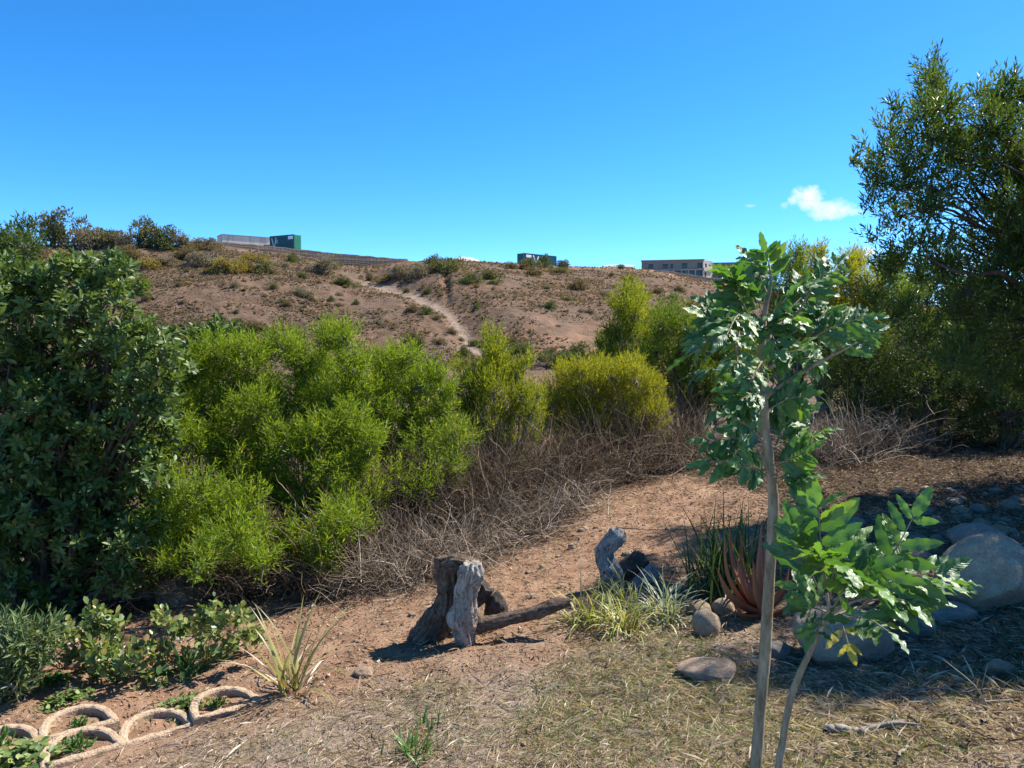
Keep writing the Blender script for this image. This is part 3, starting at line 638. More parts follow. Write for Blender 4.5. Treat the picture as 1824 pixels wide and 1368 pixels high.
# end wall, set back wing
Ld = 5.4; rr2 = math.atan2(Cc[1] - Bc[1], Cc[0] - Bc[0]) - rz
we = facade(Ld, [(1.1, 2.1, zl(328), zl(262)), (3.3, 4.2, zl(297), zl(270)), (.9, 1.9, zl(500), zl(400))], hh, .3, None)
o = we.build('end_wall', M['raw_pale'], bld); o.location = (L, 0, 0); o.rotation_euler = (0, 0, rr2)
m = MB(); m.box((2.6, -.18, (zl(385) + zl(330)) / 2), (5.0, .3, zl(330) - zl(385))); o2 = m.build('parapet', M['raw_pale'], bld); o2.location = (L, 0, 0); o2.rotation_euler = (0, 0, rr2)
m = MB(); m.box((Ld / 2, .9, hh / 2), (Ld - .4, .1, hh - .3)); o2 = m.build('window', M['opening_shade'], bld); o2.location = (L, 0, 0); o2.rotation_euler = (0, 0, rr2)  # dark sheet behind the whole end wall, painted shade for its openings
m = MB(); m.box((L / 2 + .1, 3.4, hh + .12), (L + .6, 7.6, .24)); m.build('roof', M['slab'], bld)
m = MB(); m.box((L / 2, 7.0, hh / 2), (L - .4, .3, hh)); m.build('back_wall', M['raw_wall'], bld)
m = MB(); m.box((.2, 3.6, hh / 2), (.3, 6.6, hh)); m.build('side_wall', M['raw_wall'], bld)
wl = np.array([(1273.5 - 912) / F * 245.5, 245.5]); wc = wl - Ac; wloc = (wc[0] * math.cos(-rz) - wc[1] * math.sin(-rz), wc[0] * math.sin(-rz) + wc[1] * math.cos(-rz))
wloc = (wloc[0] - 1.7, wloc[1])
o3 = facade(8.6, [(2.4, 3.8, zl(365), zl(290)), (2.2, 4.2, zl(525), zl(425)), (5.6, 7.0, zl(365), zl(290))], hh - .5, .3, None).build('wing_wall', M['raw_wall'], bld); o3.location = (wloc[0], wloc[1], 0)
m = MB(); m.box((4.3, 1.0, (hh - .5) / 2), (8.0, .1, hh - 1)); o4 = m.build('window', M['opening_shade'], bld); o4.location = o3.location  # same dark shade sheet behind the wing's openings
m = MB(); m.box((4.3, 3.0, hh - .4), (9.0, 6.4, .2)); o4 = m.build('wing_roof', M['slab'], bld); o4.location = o3.location
# posts along the crest
post0 = None
for i, (px, hpx) in enumerate(((602,9),(612,14),(622,8),(634,10),(645,16),(660,9),(672,12),(688,10),(706,8),(779,16),(1183,6),(1193,8),(1205,7))):
    Yp = float(np.interp(px, *DP)) - 1.5; p0 = on_ridge(px, Yp)
    if post0 is None:
        m = MB(); m.box((0, 0, .5), (.07, .07, 1.0), 0, .8); m.box((0, 0, .93), (.1, .1, .04)); post0 = m.build('fence_post', M['post']); o = post0; o.location = tuple(p0); o.scale = (1, 1, hpx * Yp / F); tag(o, 'thin dark fence post standing along the block wall on the crest', 'post', 'fence posts along the crest')
    else: dup(post0, p0, 0, (1, 1, hpx * Yp / F))

# ------------------------------------------------------------------ bushes and trees
def foliage_mesh(pc, pr, r, dens, nleaf, slen, L, Wd, upb, tmpl=L_NARROW, jit=.35, shell=.5, squash=1.0, spread=(70, 25), low=.35):
    """leafy shoots filling the puffs pc (n,3) with radii pr; dens = shoots per square metre of puff surface"""
    cnt = np.maximum((dens * 4 * PI * pr**2).astype(int), 6); k = np.repeat(np.arange(len(pc)), cnt); n = len(k)
    u = runit(n, r); rho = pr[k] * (shell + (1 - shell) * r.random(n)**.6)
    keep = (u[:, 2] > -.35) | (r.random(n) < low); k, u, rho = k[keep], u[keep], rho[keep]; n = len(k)
    rho = np.where(r.random(n) < .07, rho * r.uniform(1.1, 1.35, n), rho); c = pc[k] + u * rho[:, None] * [1, 1, squash]
    s = nrm(u * .75 + UP * upb + r.normal(size=(n, 3)) * jit)
    c0 = c - s * slen * .5
    j = np.tile(np.arange(nleaf), n); i = np.repeat(np.arange(n), nleaf); t = (j + .5) / nleaf
    ln = slen * (.7 + .6 * r.random(n))[i]
    a = nrm(np.cross(s, UP + .01)); b = np.cross(s, a)
    ph = j * 2.4 + r.uniform(0, 6.28, n)[i]
    perp = a[i] * np.cos(ph)[:, None] + b[i] * np.sin(ph)[:, None]
    ang = np.radians(spread[0] + (spread[1] - spread[0]) * t + r.normal(size=len(t)) * 10)
    d = s[i] * np.cos(ang)[:, None] + perp * np.sin(ang)[:, None]
    z = s[i] * np.sin(ang)[:, None] - perp * np.cos(ang)[:, None] + r.normal(size=(len(t), 3)) * .35
    sc_ = L * r.uniform(.65, 1.2, len(t))
    V, Q = inst(*tmpl, c0[i] + s[i] * (ln * t)[:, None], d, z, sc_, sc_ * Wd / L)
    return V, Q, c0, s
def px_puffs(lst, Y, r, depth=.35, copies=1, back=.5, tilt=0):
    out = []
    for q in lst:
        px, py, rp = q[:3]; Yq = (q[3] if len(q) > 3 else Y - tilt * max(0, py - 700) / 300) + r.uniform(-depth, depth)
        out.append((at(px, py, Yq), rp * Yq / F))
        for c in range(copies):
            Yb = Yq + back * (c + 1) * r.uniform(.6, 1.3); out.append((at(px + r.normal() * rp * .5, py + r.uniform(-.1, .6) * rp, Yb), rp * Yb / F * r.uniform(.75, 1.0)))
    return np.array([o[0] for o in out]), np.array([o[1] for o in out])
def limbs(base, targets, r, r0=.03, r1=.006, K=9, sway=.12, sides=5, rise=.45):
    n = len(targets); base = np.broadcast_to(base, (n, 3)) + r.normal(size=(n, 3)) * [.05, .05, 0]
    v = targets - base; L = np.linalg.norm(v, axis=1)[:, None]
    m = base + v * rise + UP * L * .12 + r.normal(size=(n, 3)) * L * sway * .6
    t = np.linspace(0, 1, K)[None, :, None]
    P = (1 - t)**2 * base[:, None] + 2 * t * (1 - t) * m[:, None] + t * t * targets[:, None]
    P = P + r.normal(size=P.shape) * (L * sway * .09)[:, None] * np.sin(PI * t)
    rad = np.linspace(1, 0, K)[None] * (r0 - r1) * r.uniform(.6, 1.1, (n, 1)) + r1
    return tubes(P, rad, sides)
def plant(name, label, cat, base, pc, pr, mat, stem, seed, dens=120, nleaf=14, slen=.22, L=.055, Wd=.008, upb=.6, group=None, stem_r=.022, nstems=None, twigs=.35, part=('foliage', 'stems'), tmpl=L_NARROW, sides=5, sway=.12, reach=.85, sbase=None, **kw):
    r = np.random.default_rng(seed); root = thing(name, label, cat, base, 0, group)
    V, Q, c0, s = foliage_mesh(pc, pr, r, dens, nleaf, slen, L, Wd, upb, tmpl, **kw)
    build(part[0], V - base, Q, mat, root, smooth=tmpl is not L_NARROW)
    idx = np.arange(len(pc)) if nstems is None else r.choice(len(pc), nstems, replace=nstems > len(pc))
    m = MB(); b_ = base if sbase is None else np.asarray(sbase); m.add(*limbs(b_, b_ + (pc[idx] - b_) * reach, r, stem_r, stem_r * .2, sides=sides, sway=sway))
    # twigs from the nearest puff centre to a share of the shoots
    sel = r.random(len(c0)) < twigs; T = c0[sel]
    if len(T):
        j = np.argmin(((T[:, None] - pc[None])**2).sum(-1), 1) if len(T) * len(pc) < 4e7 else r.integers(0, len(pc), len(T))
        m.add(*limbs2(pc[j], T, r))
    m.build(part[1], stem, root, local=base, smooth=True); return root
def limbs2(a, b, r, r0=.006, r1=.0025, K=5):
    v = b - a; t = np.linspace(0, 1, K)[None, :, None]; L = np.linalg.norm(v, axis=1)[:, None, None]
    P = a[:, None] + v[:, None] * t + UP * L * .15 * np.sin(PI * t) + r.normal(size=(len(a), K, 3)) * L * .03
    return tubes(P, np.broadcast_to(np.linspace(r0, r1, K), (len(a), K)), 3)
def ground_at(px, Y): x = (px - 912) / F * Y; return np.array([x, Y, float(H(x, Y)) - .03])
r_ = np.random.default_rng(5)

# three bright green bushes
B1 = [(322,700,42),(300,765,42),(345,660,34),(385,640,40),(440,640,36),(415,690,42),(370,740,42),(450,740,45),(335,800,40),(300,870,42),(350,885,48),(420,840,48),(425,905,45),(395,790,40),(300,920,34),(345,940,34),(470,690,34),(290,970,30),(370,980,30),(410,960,34),(450,985,28),(280,720,26),(285,830,30),(278,890,32),(272,945,30),(300,1000,28),(350,1010,26)]
B2 = [(500,618,36),(545,650,38),(588,602,30),(612,600,26),(560,690,46),(622,645,30),(520,725,46),(590,715,44),(635,690,26),(510,800,52),(575,790,48),(620,760,40),(470,860,42),(530,880,48),(590,850,42),(625,825,26),(480,945,36),(540,950,34),(585,975,28),(610,900,26),(640,650,18),(480,780,40),(650,700,26),(655,790,36),(600,930,40),(650,890,34),(520,985,30),(560,1000,26),(590,1005,22),(640,930,26),(620,965,24),(400,1000,24),(470,1000,26)]
B3 = [(690,645,34),(725,640,28),(700,690,40),(745,690,36),(775,665,26),(680,740,36),(735,745,44),(785,735,38),(700,800,40),(755,800,40),(805,775,28),(790,690,24),(670,700,26),(700,860,34),(770,850,30),(740,880,30),(680,900,26),(810,830,26),(650,860,26)]
for i, (Bp, Yb, bx, lab, dn) in enumerate(((B1, 7.0, 390, 'bright green narrow-leaved bush standing against the dark glossy tree', 300), (B2, 7.3, 560, 'bright green narrow-leaved bush with the tallest lobed crown, above the dead twigs', 300), (B3, 7.7, 745, 'bright green narrow-leaved bush beside the sparse tall shrub, paler sand showing in its gap', 270))):
    pc, pr = px_puffs(Bp, Yb, r_, .32, 1, .6, 1.75); pr = pr * r_.uniform(.7, 1.0, len(pr))
    plant('green_bush', lab, 'bush', ground_at(bx, Yb + .3), pc, pr, M['bush_green'], M['stem'], 100 + i, dens=dn * 1.05, nleaf=15, slen=.2, L=.062, Wd=.0115, upb=.7, group='bright green bushes below the slope', stem_r=.016, shell=.6)
# sparse tall shrub
S4 = [(880,595,13),(884,625,18),(872,655,20),(895,660,22),(850,680,20),(915,665,18),(880,700,26),(835,720,20),(925,705,22),(905,735,24),(860,745,22),(950,735,20),(838,770,16),(900,780,18),(945,775,16),(958,700,12),(825,680,12),(868,790,14),(920,820,10),(820,650,9),(940,640,9)]
pc, pr = px_puffs(S4, 8.0, r_, .25, 1, .35)
plant('tall_shrub', 'tall sparse yellow-green shrub with bare grey stems, left of the round olive bush', 'shrub', ground_at(892, 8.0), pc, pr * 1.12, M['bush_lime'], M['stem'], 120, dens=330, nleaf=12, slen=.18, L=.062, Wd=.010, upb=1.1, stem_r=.022, jit=.25, spread=(50, 15))
# round olive-yellow bush
S5 = []
for px, py, rp in ((1000,705,32),(1010,670,26),(1040,665,26),(1045,700,40),(1090,680,34),(1130,680,34),(1160,695,28),(1175,725,20),(1150,740,38),(1095,735,48),(1040,750,42),(1000,755,34),(985,725,20),(1020,800,32),(1070,800,40),(1120,800,38),(1160,780,28),(1075,655,18),(1115,655,18)): S5.append((1078 + (px - 1080) * 1.02, 747 + (py - 750) * 1.0, rp * .92))
pc, pr = px_puffs(S5, 9.0, r_, .3, 1, .45); pr = pr * r_.uniform(.75, 1.12, len(pr))
plant('round_bush', 'dense round olive-yellow bush with a dome top behind the bare slope', 'bush', ground_at(1062, 9.4), pc, pr, M['bush_yellow'], M['stem'], 121, dens=330, nleaf=14, slen=.17, L=.055, Wd=.0085, upb=.85, stem_r=.024, jit=.34, spread=(55, 18), shell=.62)
# tall loose tree behind it, green bush beside
S6 = [(1120,520,18),(1138,530,16),(1105,545,18),(1128,560,24),(1150,570,20),(1100,590,22),(1085,615,22),(1135,600,26),(1160,610,22),(1075,645,20),(1110,640,24),(1150,650,24),(1090,670,20),(1125,690,22)]
pc, pr = px_puffs(S6, 13., r_, .4, 1, .6)
plant('loose_tree', 'tall loose yellow-green tree rising behind the round olive bush', 'tree', ground_at(1125, 13.), pc, pr, M['bush_lime'], M['stem'], 122, dens=170, nleaf=12, slen=.26, L=.085, Wd=.014, upb=1.0, stem_r=.05, jit=.3, part=('crown', 'trunk'))
S7 = [(1180,580,26),(1205,560,24),(1225,590,28),(1170,630,32),(1210,630,34),(1250,610,30),(1265,570,24),(1190,680,34),(1235,670,36),(1280,640,36),(1150,670,24),(1260,710,34),(1215,720,30),(1300,700,34),(1310,620,34)]
pc, pr = px_puffs(S7, 11., r_, .4, 1, .6)
plant('green_shrub', 'mid-green bush in half shade between the round olive bush and the sapling', 'shrub', ground_at(1235, 10.6), pc, pr, M['bush_mid'], M['bark_dark'], 123, dens=160, nleaf=13, slen=.22, L=.075, Wd=.012, upb=.8, stem_r=.035)
# dark small-leaved shrub peeping over the bush
S8 = [(360,610,26),(395,595,24),(345,650,34),(400,630,30),(330,690,30)]
pc, pr = px_puffs(S8, 8.4, r_, .3, 1, .5)
plant('glossy_shrub', 'dark glossy-leaved shrub whose tip shows above the bright green bush', 'shrub', ground_at(365, 8.6), pc, pr, M['glossy'], M['bark_dark'], 124, dens=70, nleaf=8, slen=.12, L=.095, Wd=.04, upb=.5, tmpl=L_OVATE, stem_r=.03)
# yellow trees behind the sapling
for i, (lst, Yt, bx, mt, lab) in enumerate((
    ([(1405,470,22),(1420,450,16),(1395,510,30),(1430,500,26),(1410,560,34),(1440,590,34),(1380,600,34),(1410,650,40)], 13.5, 1410, 'bush_mid', 'grey-green slender tree directly behind the top of the sapling'),
    ([(1455,465,18),(1462,450,12),(1450,505,26),(1475,510,24),(1465,555,32),(1490,590,32),(1450,620,34),(1480,660,38),(1495,640,30)], 13., 1468, 'bush_yellow', 'yellow-leaved slender tree just right of the sapling top'),
    ([(1510,470,20),(1530,462,16),(1515,510,28),(1540,510,26),(1525,560,34),(1555,600,36),(1510,620,34),(1540,670,40),(1560,540,28)], 12.6, 1525, 'bush_yellow', 'bright yellow tree under the low limb of the big dark tree'),
    ([(1575,480,24),(1600,470,20),(1590,530,34),(1625,520,32),(1610,590,40),(1650,600,40),(1590,650,40),(1640,680,44)], 12.4, 1605, 'bush_mid', 'olive tree half hidden beneath the big dark tree'),
    ([(1690,520,34),(1740,520,36),(1700,590,42),(1750,600,44),(1800,560,40),(1780,650,48),(1710,670,44),(1830,640,46)], 12.2, 1745, 'bush_mid', 'sunlit shrub seen through the right part of the big dark tree'))):
    pc, pr = px_puffs(lst, Yt, r_, .5, 1, .7)
    plant('slender_tree', lab, 'tree', ground_at(bx, Yt), pc, pr, M[mt], M['stem'], 130 + i, dens=150, nleaf=12, slen=.25, L=.085, Wd=.015, upb=1.2, stem_r=.045, jit=.3, part=('crown', 'trunk'), group='slender trees behind the sapling')
# shaded understorey below the big tree
for i, (lst, Yt, bx, lab) in enumerate((
    ([(1500,620,40),(1540,640,44),(1490,690,44),(1550,700,50),(1520,660,44),(1580,660,46),(1570,740,40),(1510,745,34)], 10.2, 1530, 'shaded dark green shrub right of the sapling stem above the dry twigs'),
    ([(1610,610,50),(1650,640,55),(1690,620,50),(1640,700,55),(1700,700,58),(1670,750,44),(1600,720,46),(1730,760,40)], 9.6, 1660, 'broad shaded shrub in the middle of the thicket under the big tree'),
    ([(1760,620,55),(1810,600,55),(1780,690,60),(1840,690,60),(1800,745,50),(1870,640,60),(1860,740,50)], 9.2, 1800, 'shaded shrub at the right end of the thicket under the big tree'))):
    pc, pr = px_puffs(lst, Yt, r_, .5, 1, .6)
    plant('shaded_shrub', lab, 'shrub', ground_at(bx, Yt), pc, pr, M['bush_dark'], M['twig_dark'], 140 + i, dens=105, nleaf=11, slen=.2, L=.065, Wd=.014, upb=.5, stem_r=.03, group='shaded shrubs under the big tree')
# big dark tree, trunk beyond the frame
BT = [(1655,165,26),(1645,205,32),(1675,195,32),(1660,250,42),(1700,250,40),(1590,225,26),(1600,265,36),(1570,270,28),(1635,300,42),(1560,320,24),(1590,330,34),(1540,300,18),(1520,285,10),(1555,360,20),(1605,385,30),
      (1745,190,30),(1785,170,30),(1760,230,40),(1815,200,36),(1800,250,44),(1725,290,38),(1780,310,46),(1830,300,50),(1690,330,36),(1650,370,34),(1740,370,36),(1800,380,46),(1560,420,20),(1600,440,30),(1640,430,30),(1690,420,24),(1590,480,26),(1650,490,30),(1560,520,20),
      (1760,440,50),(1810,470,54),(1770,500,44),(1840,410,50),(1700,550,34),(1640,545,28),(1790,560,50),(1880,240,60),(1890,340,66),(1880,450,66),(1900,560,66),(1860,160,40),(1960,260,80),(1980,400,90),(1970,540,90),(2060,330,100),(2060,480,100),(1930,160,50),(1730,600,30),(1820,620,40),(1600,560,36),(1680,470,36),(1720,520,44),(1640,600,36),(1700,640,40),(1760,660,50),(1830,680,50),(1620,330,34),(1650,120,16),(1660,135,20),(1595,190,12),(1800,140,14),(1745,160,14),(2150,400,100),(2050,220,80),(2230,320,110)]
pc, pr = px_puffs(BT, 6.4, np.random.default_rng(77), .55, 0)
pc2, pr2 = px_puffs([q for q in BT if q[0] > 1640][::2], 7.3, np.random.default_rng(78), .5, 0)
pc4, pr4 = px_puffs([(2010,250,80),(2070,330,90),(2140,250,90),(2210,350,100),(2080,170,80),(2000,400,60),(2150,450,90),(2300,300,110)], 4.35, np.random.default_rng(82), .2, 0)
pc3, pr3 = px_puffs([(2000,150,110),(2150,180,130),(2250,60,130),(2050,30,120),(2350,220,150),(2300,400,150)], 5.3, np.random.default_rng(79), .4, 0)
pcs, prs = np.concatenate([pc, pc2, pc3, pc4]), np.concatenate([pr, pr2, pr3, pr4])
tb = np.array([5.0, 6.3, float(H(5.0, 6.3)) - .05])
bt = plant('big_tree', 'large dark olive tree with spreading limbs and gaps of sky at the frame edge', 'tree', tb, pcs, prs, M['tree_right'], M['bark_dark'], 150, dens=140, nleaf=12, slen=.17, L=.064, Wd=.016, upb=.9, stem_r=.022, twigs=.3, jit=.35, part=('crown', 'limbs'), spread=(60, 20), shell=.3, sway=.14, sbase=tb + [.3, .2, 1.3])
r2 = np.random.default_rng(80)
P = spline([tb, tb + [-.05, 0, .9], tb + [.05, .1, 1.8], tb + [0, 0, 2.9]], 16)
V, Q = tubes(P[None], np.linspace(.16, .06, 16)[None], 12); build('trunk', V - tb, Q, M['bark_dark'], bt, smooth=True)
m = MB()
for pts in (((1890,520,6.4),(1800,440,6.3),(1730,395,6.2),(1660,365,6.1)), ((1900,560,6.5),(1810,420,6.6),(1740,330,6.6),(1690,240,6.5)), ((1900,600,6.3),(1790,500,6.0),(1720,505,5.9),(1640,470,5.9)), ((1920,500,6.4),(1840,330,6.5),(1790,220,6.5))):
    q = spline([at(*p) for p in pts], 20); q = q + np.cumsum(r2.normal(size=q.shape) * .012, 0); m.add(*tubes(q[None], np.linspace(.03, .006, 20)[None], 8))
m.build('main_limbs', M['bark_dark'], bt, local=tb, smooth=True)

# glossy tree at the left
GT = [(60,508,40),(20,505,38),(150,492,28),(185,488,30),(120,500,38),(215,492,20),(190,520,36),(60,540,52),(0,560,56),(130,570,46),(210,575,34),(230,610,30),(260,610,28),(170,630,50),(90,640,56),(20,660,60),(240,660,40),(290,625,26),(280,670,30),(200,700,48),(130,720,56),(50,740,62),(250,730,40),(200,780,52),(110,810,60),(30,830,64),(240,800,34),
      (160,870,52),(70,910,60),(210,860,38),(10,940,60),(130,950,50),(195,930,36),(60,1010,50),(170,1010,42),(210,990,30),(120,1050,40),(30,1080,46),(200,1040,26),(225,476,11),(203,464,11),(246,515,14),(305,598,15),(325,655,18),(272,765,22),(150,462,11),(95,478,15),(262,575,14),(250,850,22),(235,930,22),(285,705,36),(282,780,36),(272,860,38),(255,950,38),(240,1030,32),(110,1120,34),(60,1130,34),(20,1150,36),(-60,520,70),(-80,650,80),(-80,800,80),(-80,950,80)]
pc, pr = px_puffs(GT, 5.7, np.random.default_rng(81), .28, 1, .55)
gb = ground_at(90, 6.1)
plant('glossy_tree', 'large dark tree with glossy rosettes of leaves filling the edge of the garden', 'tree', gb, pc, pr, M['glossy'], M['bark_dark'], 151, dens=100, nleaf=10, slen=.05, L=.074, Wd=.028, upb=.45, tmpl=L_OVATE, stem_r=.045, part=('crown', 'trunk'), shell=.72, jit=.3, spread=(85, 38), twigs=.4)
# small dark tree tip against the sky
pc, pr = px_puffs([(10,428,26),(45,412,16),(30,440,28),(-20,440,40),(0,470,40),(55,400,8),(60,430,12)], 7.6, r_, .2, 1, .4)
plant('feathery_tree', 'dark small-leaved tree tip leaning against the sky behind the glossy tree', 'tree', ground_at(-20, 7.8), pc, pr, M['bush_dark'], M['bark_dark'], 152, dens=130, nleaf=12, slen=.16, L=.06, Wd=.016, upb=.7, stem_r=.05, part=('crown', 'trunk'))
# silver-leaved shrub bottom left
pc, pr = px_puffs([(20,1130,36),(60,1150,34),(90,1165,24),(10,1180,40),(50,1190,30),(-20,1210,40),(20,1220,26),(75,1120,20),(100,1130,14)], 4.2, r_, .15, 1, .25)
plant('silver_shrub', 'blue-green narrow-leaved shrub with pale bare stems above the edging blocks', 'shrub', ground_at(0, 4.3), pc, pr, M['silver'], M['stem'], 153, dens=210, nleaf=9, slen=.1, L=.075, Wd=.015, upb=.6, stem_r=.012, twigs=.7, shell=.3)
# rose bushes
pc, pr = px_puffs([(170,1105,22),(150,1130,22),(195,1120,22),(140,1165,20),(175,1165,26),(215,1150,18),(200,1190,22),(235,1190,14),(165,1200,16),(225,1215,12),(245,1170,12)], 4.3, r_, .15, 1, .25)
plant('rose_bush', 'denser leafy rose bush nearest the glossy tree, with yellowing top leaves', 'rose bush', ground_at(195, 4.3), pc, pr, M['rose'], M['weed'], 154, dens=190, nleaf=7, slen=.1, L=.047, Wd=.032, upb=.6, tmpl=L_OVATE, stem_r=.007, shell=.2, twigs=.5)
pc, pr = px_puffs([(375,1085,16),(400,1095,20),(360,1110,14),(425,1100,14),(385,1125,18),(440,1130,14),(455,1135,8),(405,1145,14),(300,1115,12),(285,1105,8),(330,1120,12),(300,1150,14),(260,1150,16),(290,1185,18),(330,1180,10),(370,1160,14),(395,1180,12),(270,1210,18),(330,1230,12),(300,1235,12),(250,1240,12)], 4.35, r_, .15, 1, .2)
plant('rose_bush', 'open rose bush with tall stems and reddish new leaves in front of the shaded boulder', 'rose bush', ground_at(318, 4.3), pc, pr, M['rose'], M['weed'], 155, dens=190, nleaf=6, slen=.09, L=.048, Wd=.033, upb=.7, tmpl=L_OVATE, stem_r=.006, shell=.1, twigs=.6)

# ------------------------------------------------------------------ dead brush
def twig_mesh(n, cen, size, r, Lr=(.3, .9), rad=(.0035, .001), droop=.35, up=.35, K=7, curl=.35):
    """curved dead twigs rooted around the ground points cen (m,3)"""
    k = r.integers(0, len(cen), n); b = cen[k] + r.normal(size=(n, 3)) * np.asarray(size) * [1, 1, 0]
    b[:, 2] = H(b[:, 0], b[:, 1]) + np.abs(r.normal(size=n)) * np.asarray(size)[2] if len(np.shape(size)) else b[:, 2]
    d = runit(n, r); d[:, 2] = np.abs(d[:, 2]) * .8 + up * r.random(n); d = nrm(d)
    L = r.uniform(*Lr, n)[:, None]; P = [b]; v = d
    for i in range(K - 1):
        v = nrm(v + r.normal(size=(n, 3)) * curl * .5 - UP * droop * .2 * i / K); P.append(P[-1] + v * L / (K - 1))
    P = np.stack(P, 1); gz = H(P[..., 0], P[..., 1]) + .008; P[..., 2] = np.maximum(P[..., 2], gz)
    return tubes(P, np.linspace(rad[0], rad[1], K)[None] * r.uniform(.5, 1.5, (n, 1)), 3)
def brush(name, label, pts, n, size, mat, seed, kind=None, cat='dead brush', **kw):
    r = np.random.default_rng(seed); cen = np.array([ground_at(px, Yq) for px, Yq in pts]); m = MB(); m.add(*twig_mesh(n, cen, size, r, **kw))
    o = m.build(name, M[{'twig': 'dead_twigs', 'twig_dark': 'brown_twigs'}[mat]], smooth=True); tag(o, label, None if kind else cat, None, kind); return o
brush('dead_twigs', 'tangled grey dead twigs matted below the bright green bushes', [(640,5.8),(680,5.8),(720,5.9),(760,6.0),(800,6.2),(850,6.4),(900,6.7),(950,6.9),(1000,7.2)], 3000, (.2, .22, .09), 'twig', 201, 'stuff', Lr=(.2, .6), up=.05, rad=(.003, .0008), curl=.5)
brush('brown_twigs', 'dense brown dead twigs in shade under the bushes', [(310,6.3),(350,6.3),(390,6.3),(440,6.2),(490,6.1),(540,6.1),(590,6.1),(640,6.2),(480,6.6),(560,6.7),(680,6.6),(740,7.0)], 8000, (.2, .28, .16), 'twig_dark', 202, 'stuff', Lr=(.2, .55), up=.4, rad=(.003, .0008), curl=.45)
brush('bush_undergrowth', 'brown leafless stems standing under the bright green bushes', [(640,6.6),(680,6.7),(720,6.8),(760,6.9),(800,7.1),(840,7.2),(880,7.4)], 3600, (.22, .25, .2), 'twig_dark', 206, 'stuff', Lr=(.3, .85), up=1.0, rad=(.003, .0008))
brush('dry_thicket', 'dry leafless twigs standing between the sparse shrub and the round olive bush', [(780,7.2),(830,7.3),(880,7.5),(930,7.7),(980,8.0),(1030,8.3),(1100,8.6),(1160,8.9)], 3600, (.2, .3, .10), 'twig', 203, 'stuff', Lr=(.2, .5), up=.6)
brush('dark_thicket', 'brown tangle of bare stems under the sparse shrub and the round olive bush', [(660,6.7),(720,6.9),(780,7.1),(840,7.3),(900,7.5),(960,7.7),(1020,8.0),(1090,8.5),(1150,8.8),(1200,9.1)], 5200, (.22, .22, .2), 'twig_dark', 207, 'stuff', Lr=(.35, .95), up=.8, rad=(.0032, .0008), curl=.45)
brush('grey_brush', 'grey leafless brush standing in the shade right of the sapling', [(1200,9.2),(1250,9.4),(1300,9.3),(1430,9.0),(1460,8.9),(1490,8.9),(1520,9.0),(1560,9.3),(1610,9.4)], 2600, (.22, .3, .14), 'twig', 204, 'stuff', Lr=(.2, .6), up=.8)
brush('back_brush', 'dark leafless brush filling the gaps behind the bright green bushes', [(250,8.6),(330,8.6),(420,8.7),(500,8.8),(580,9.0),(660,9.0),(740,9.0),(820,9.2),(900,9.6),(980,10.2)], 4200, (.35, .4, .25), 'twig_dark', 205, 'stuff', Lr=(.5, 1.2), up=.9)
# pale upright twigs of the sparse shrub, thick fallen branches
def branch(name, label, pts, r0, r1, mat, cat='branch', group=None, seed=0):
    r = np.random.default_rng(seed + 900); q = spline(np.array(pts), 24); q = q + np.cumsum(r.normal(size=q.shape) * .004, 0)
    base = q[0].copy(); m = MB(); m.add(*tubes((q - base)[None], (np.linspace(r0, r1, 24) * (1 + .15 * r.normal(size=24)))[None], 7))
    for k in (9, 14, 18):
        d = nrm(q[k] - q[k-2]) + r.normal(size=3) * .7; tip = q[k] + nrm(d) * r.uniform(.1, .25)
        m.add(*tubes((spline([q[k], (q[k] + tip) / 2 + r.normal(size=3) * .02, tip], 7) - base)[None], np.linspace(r1 * 1.1, r1 * .3, 7)[None], 5))
    o = m.build(name, M[mat], smooth=True); o.location = tuple(base); tag(o, label, cat, group); return o
def gp(px, py, lift=.02): return hit(px, py) + [0, 0, lift]
branch('dead_branch', 'thick grey dead branch leaning up out of the twig pile', [gp(868,985), gp(880,960,.10), gp(900,935,.18), gp(925,912,.22)], .026, .012, 'twig', group='fallen dead branches in the twig pile', seed=1)
branch('dead_branch', 'hooked pale dead branch curling in front of the twig pile', [gp(868,1000), gp(860,985,.08), gp(868,955,.14), gp(895,940,.12), gp(930,935,.05)], .018, .009, 'twig', group='fallen dead branches in the twig pile', seed=2)
branch('dead_branch', 'long thin dead branch lying low across the bottom of the twig pile', [gp(842,1002), gp(880,985,.03), gp(925,962,.03), gp(975,945,.03)], .015, .007, 'twig', group='fallen dead branches in the twig pile', seed=3)
branch('dead_branch', 'bleached stick poking from the left side of the twig pile', [gp(758,945,.12), gp(770,940,.17), gp(785,930,.2), gp(800,925,.2)], .012, .008, 'wood_grey', group='fallen dead branches in the twig pile', seed=4)
branch('dead_branch', 'thin dead branch lying on the twigs near the bare slope', [gp(940,930,.04), gp(985,925,.06), gp(1030,915,.04), gp(1070,900,.03)], .013, .006, 'twig', group='fallen dead branches in the twig pile', seed=5)
b = branch('blue_rag', 'strip of dark blue cloth half buried in the dead twigs', [gp(890,978,.03), gp(905,975,.05), gp(918,970,.05), gp(928,966,.03)], .018, .012, 'blue', cat='rag', seed=6)

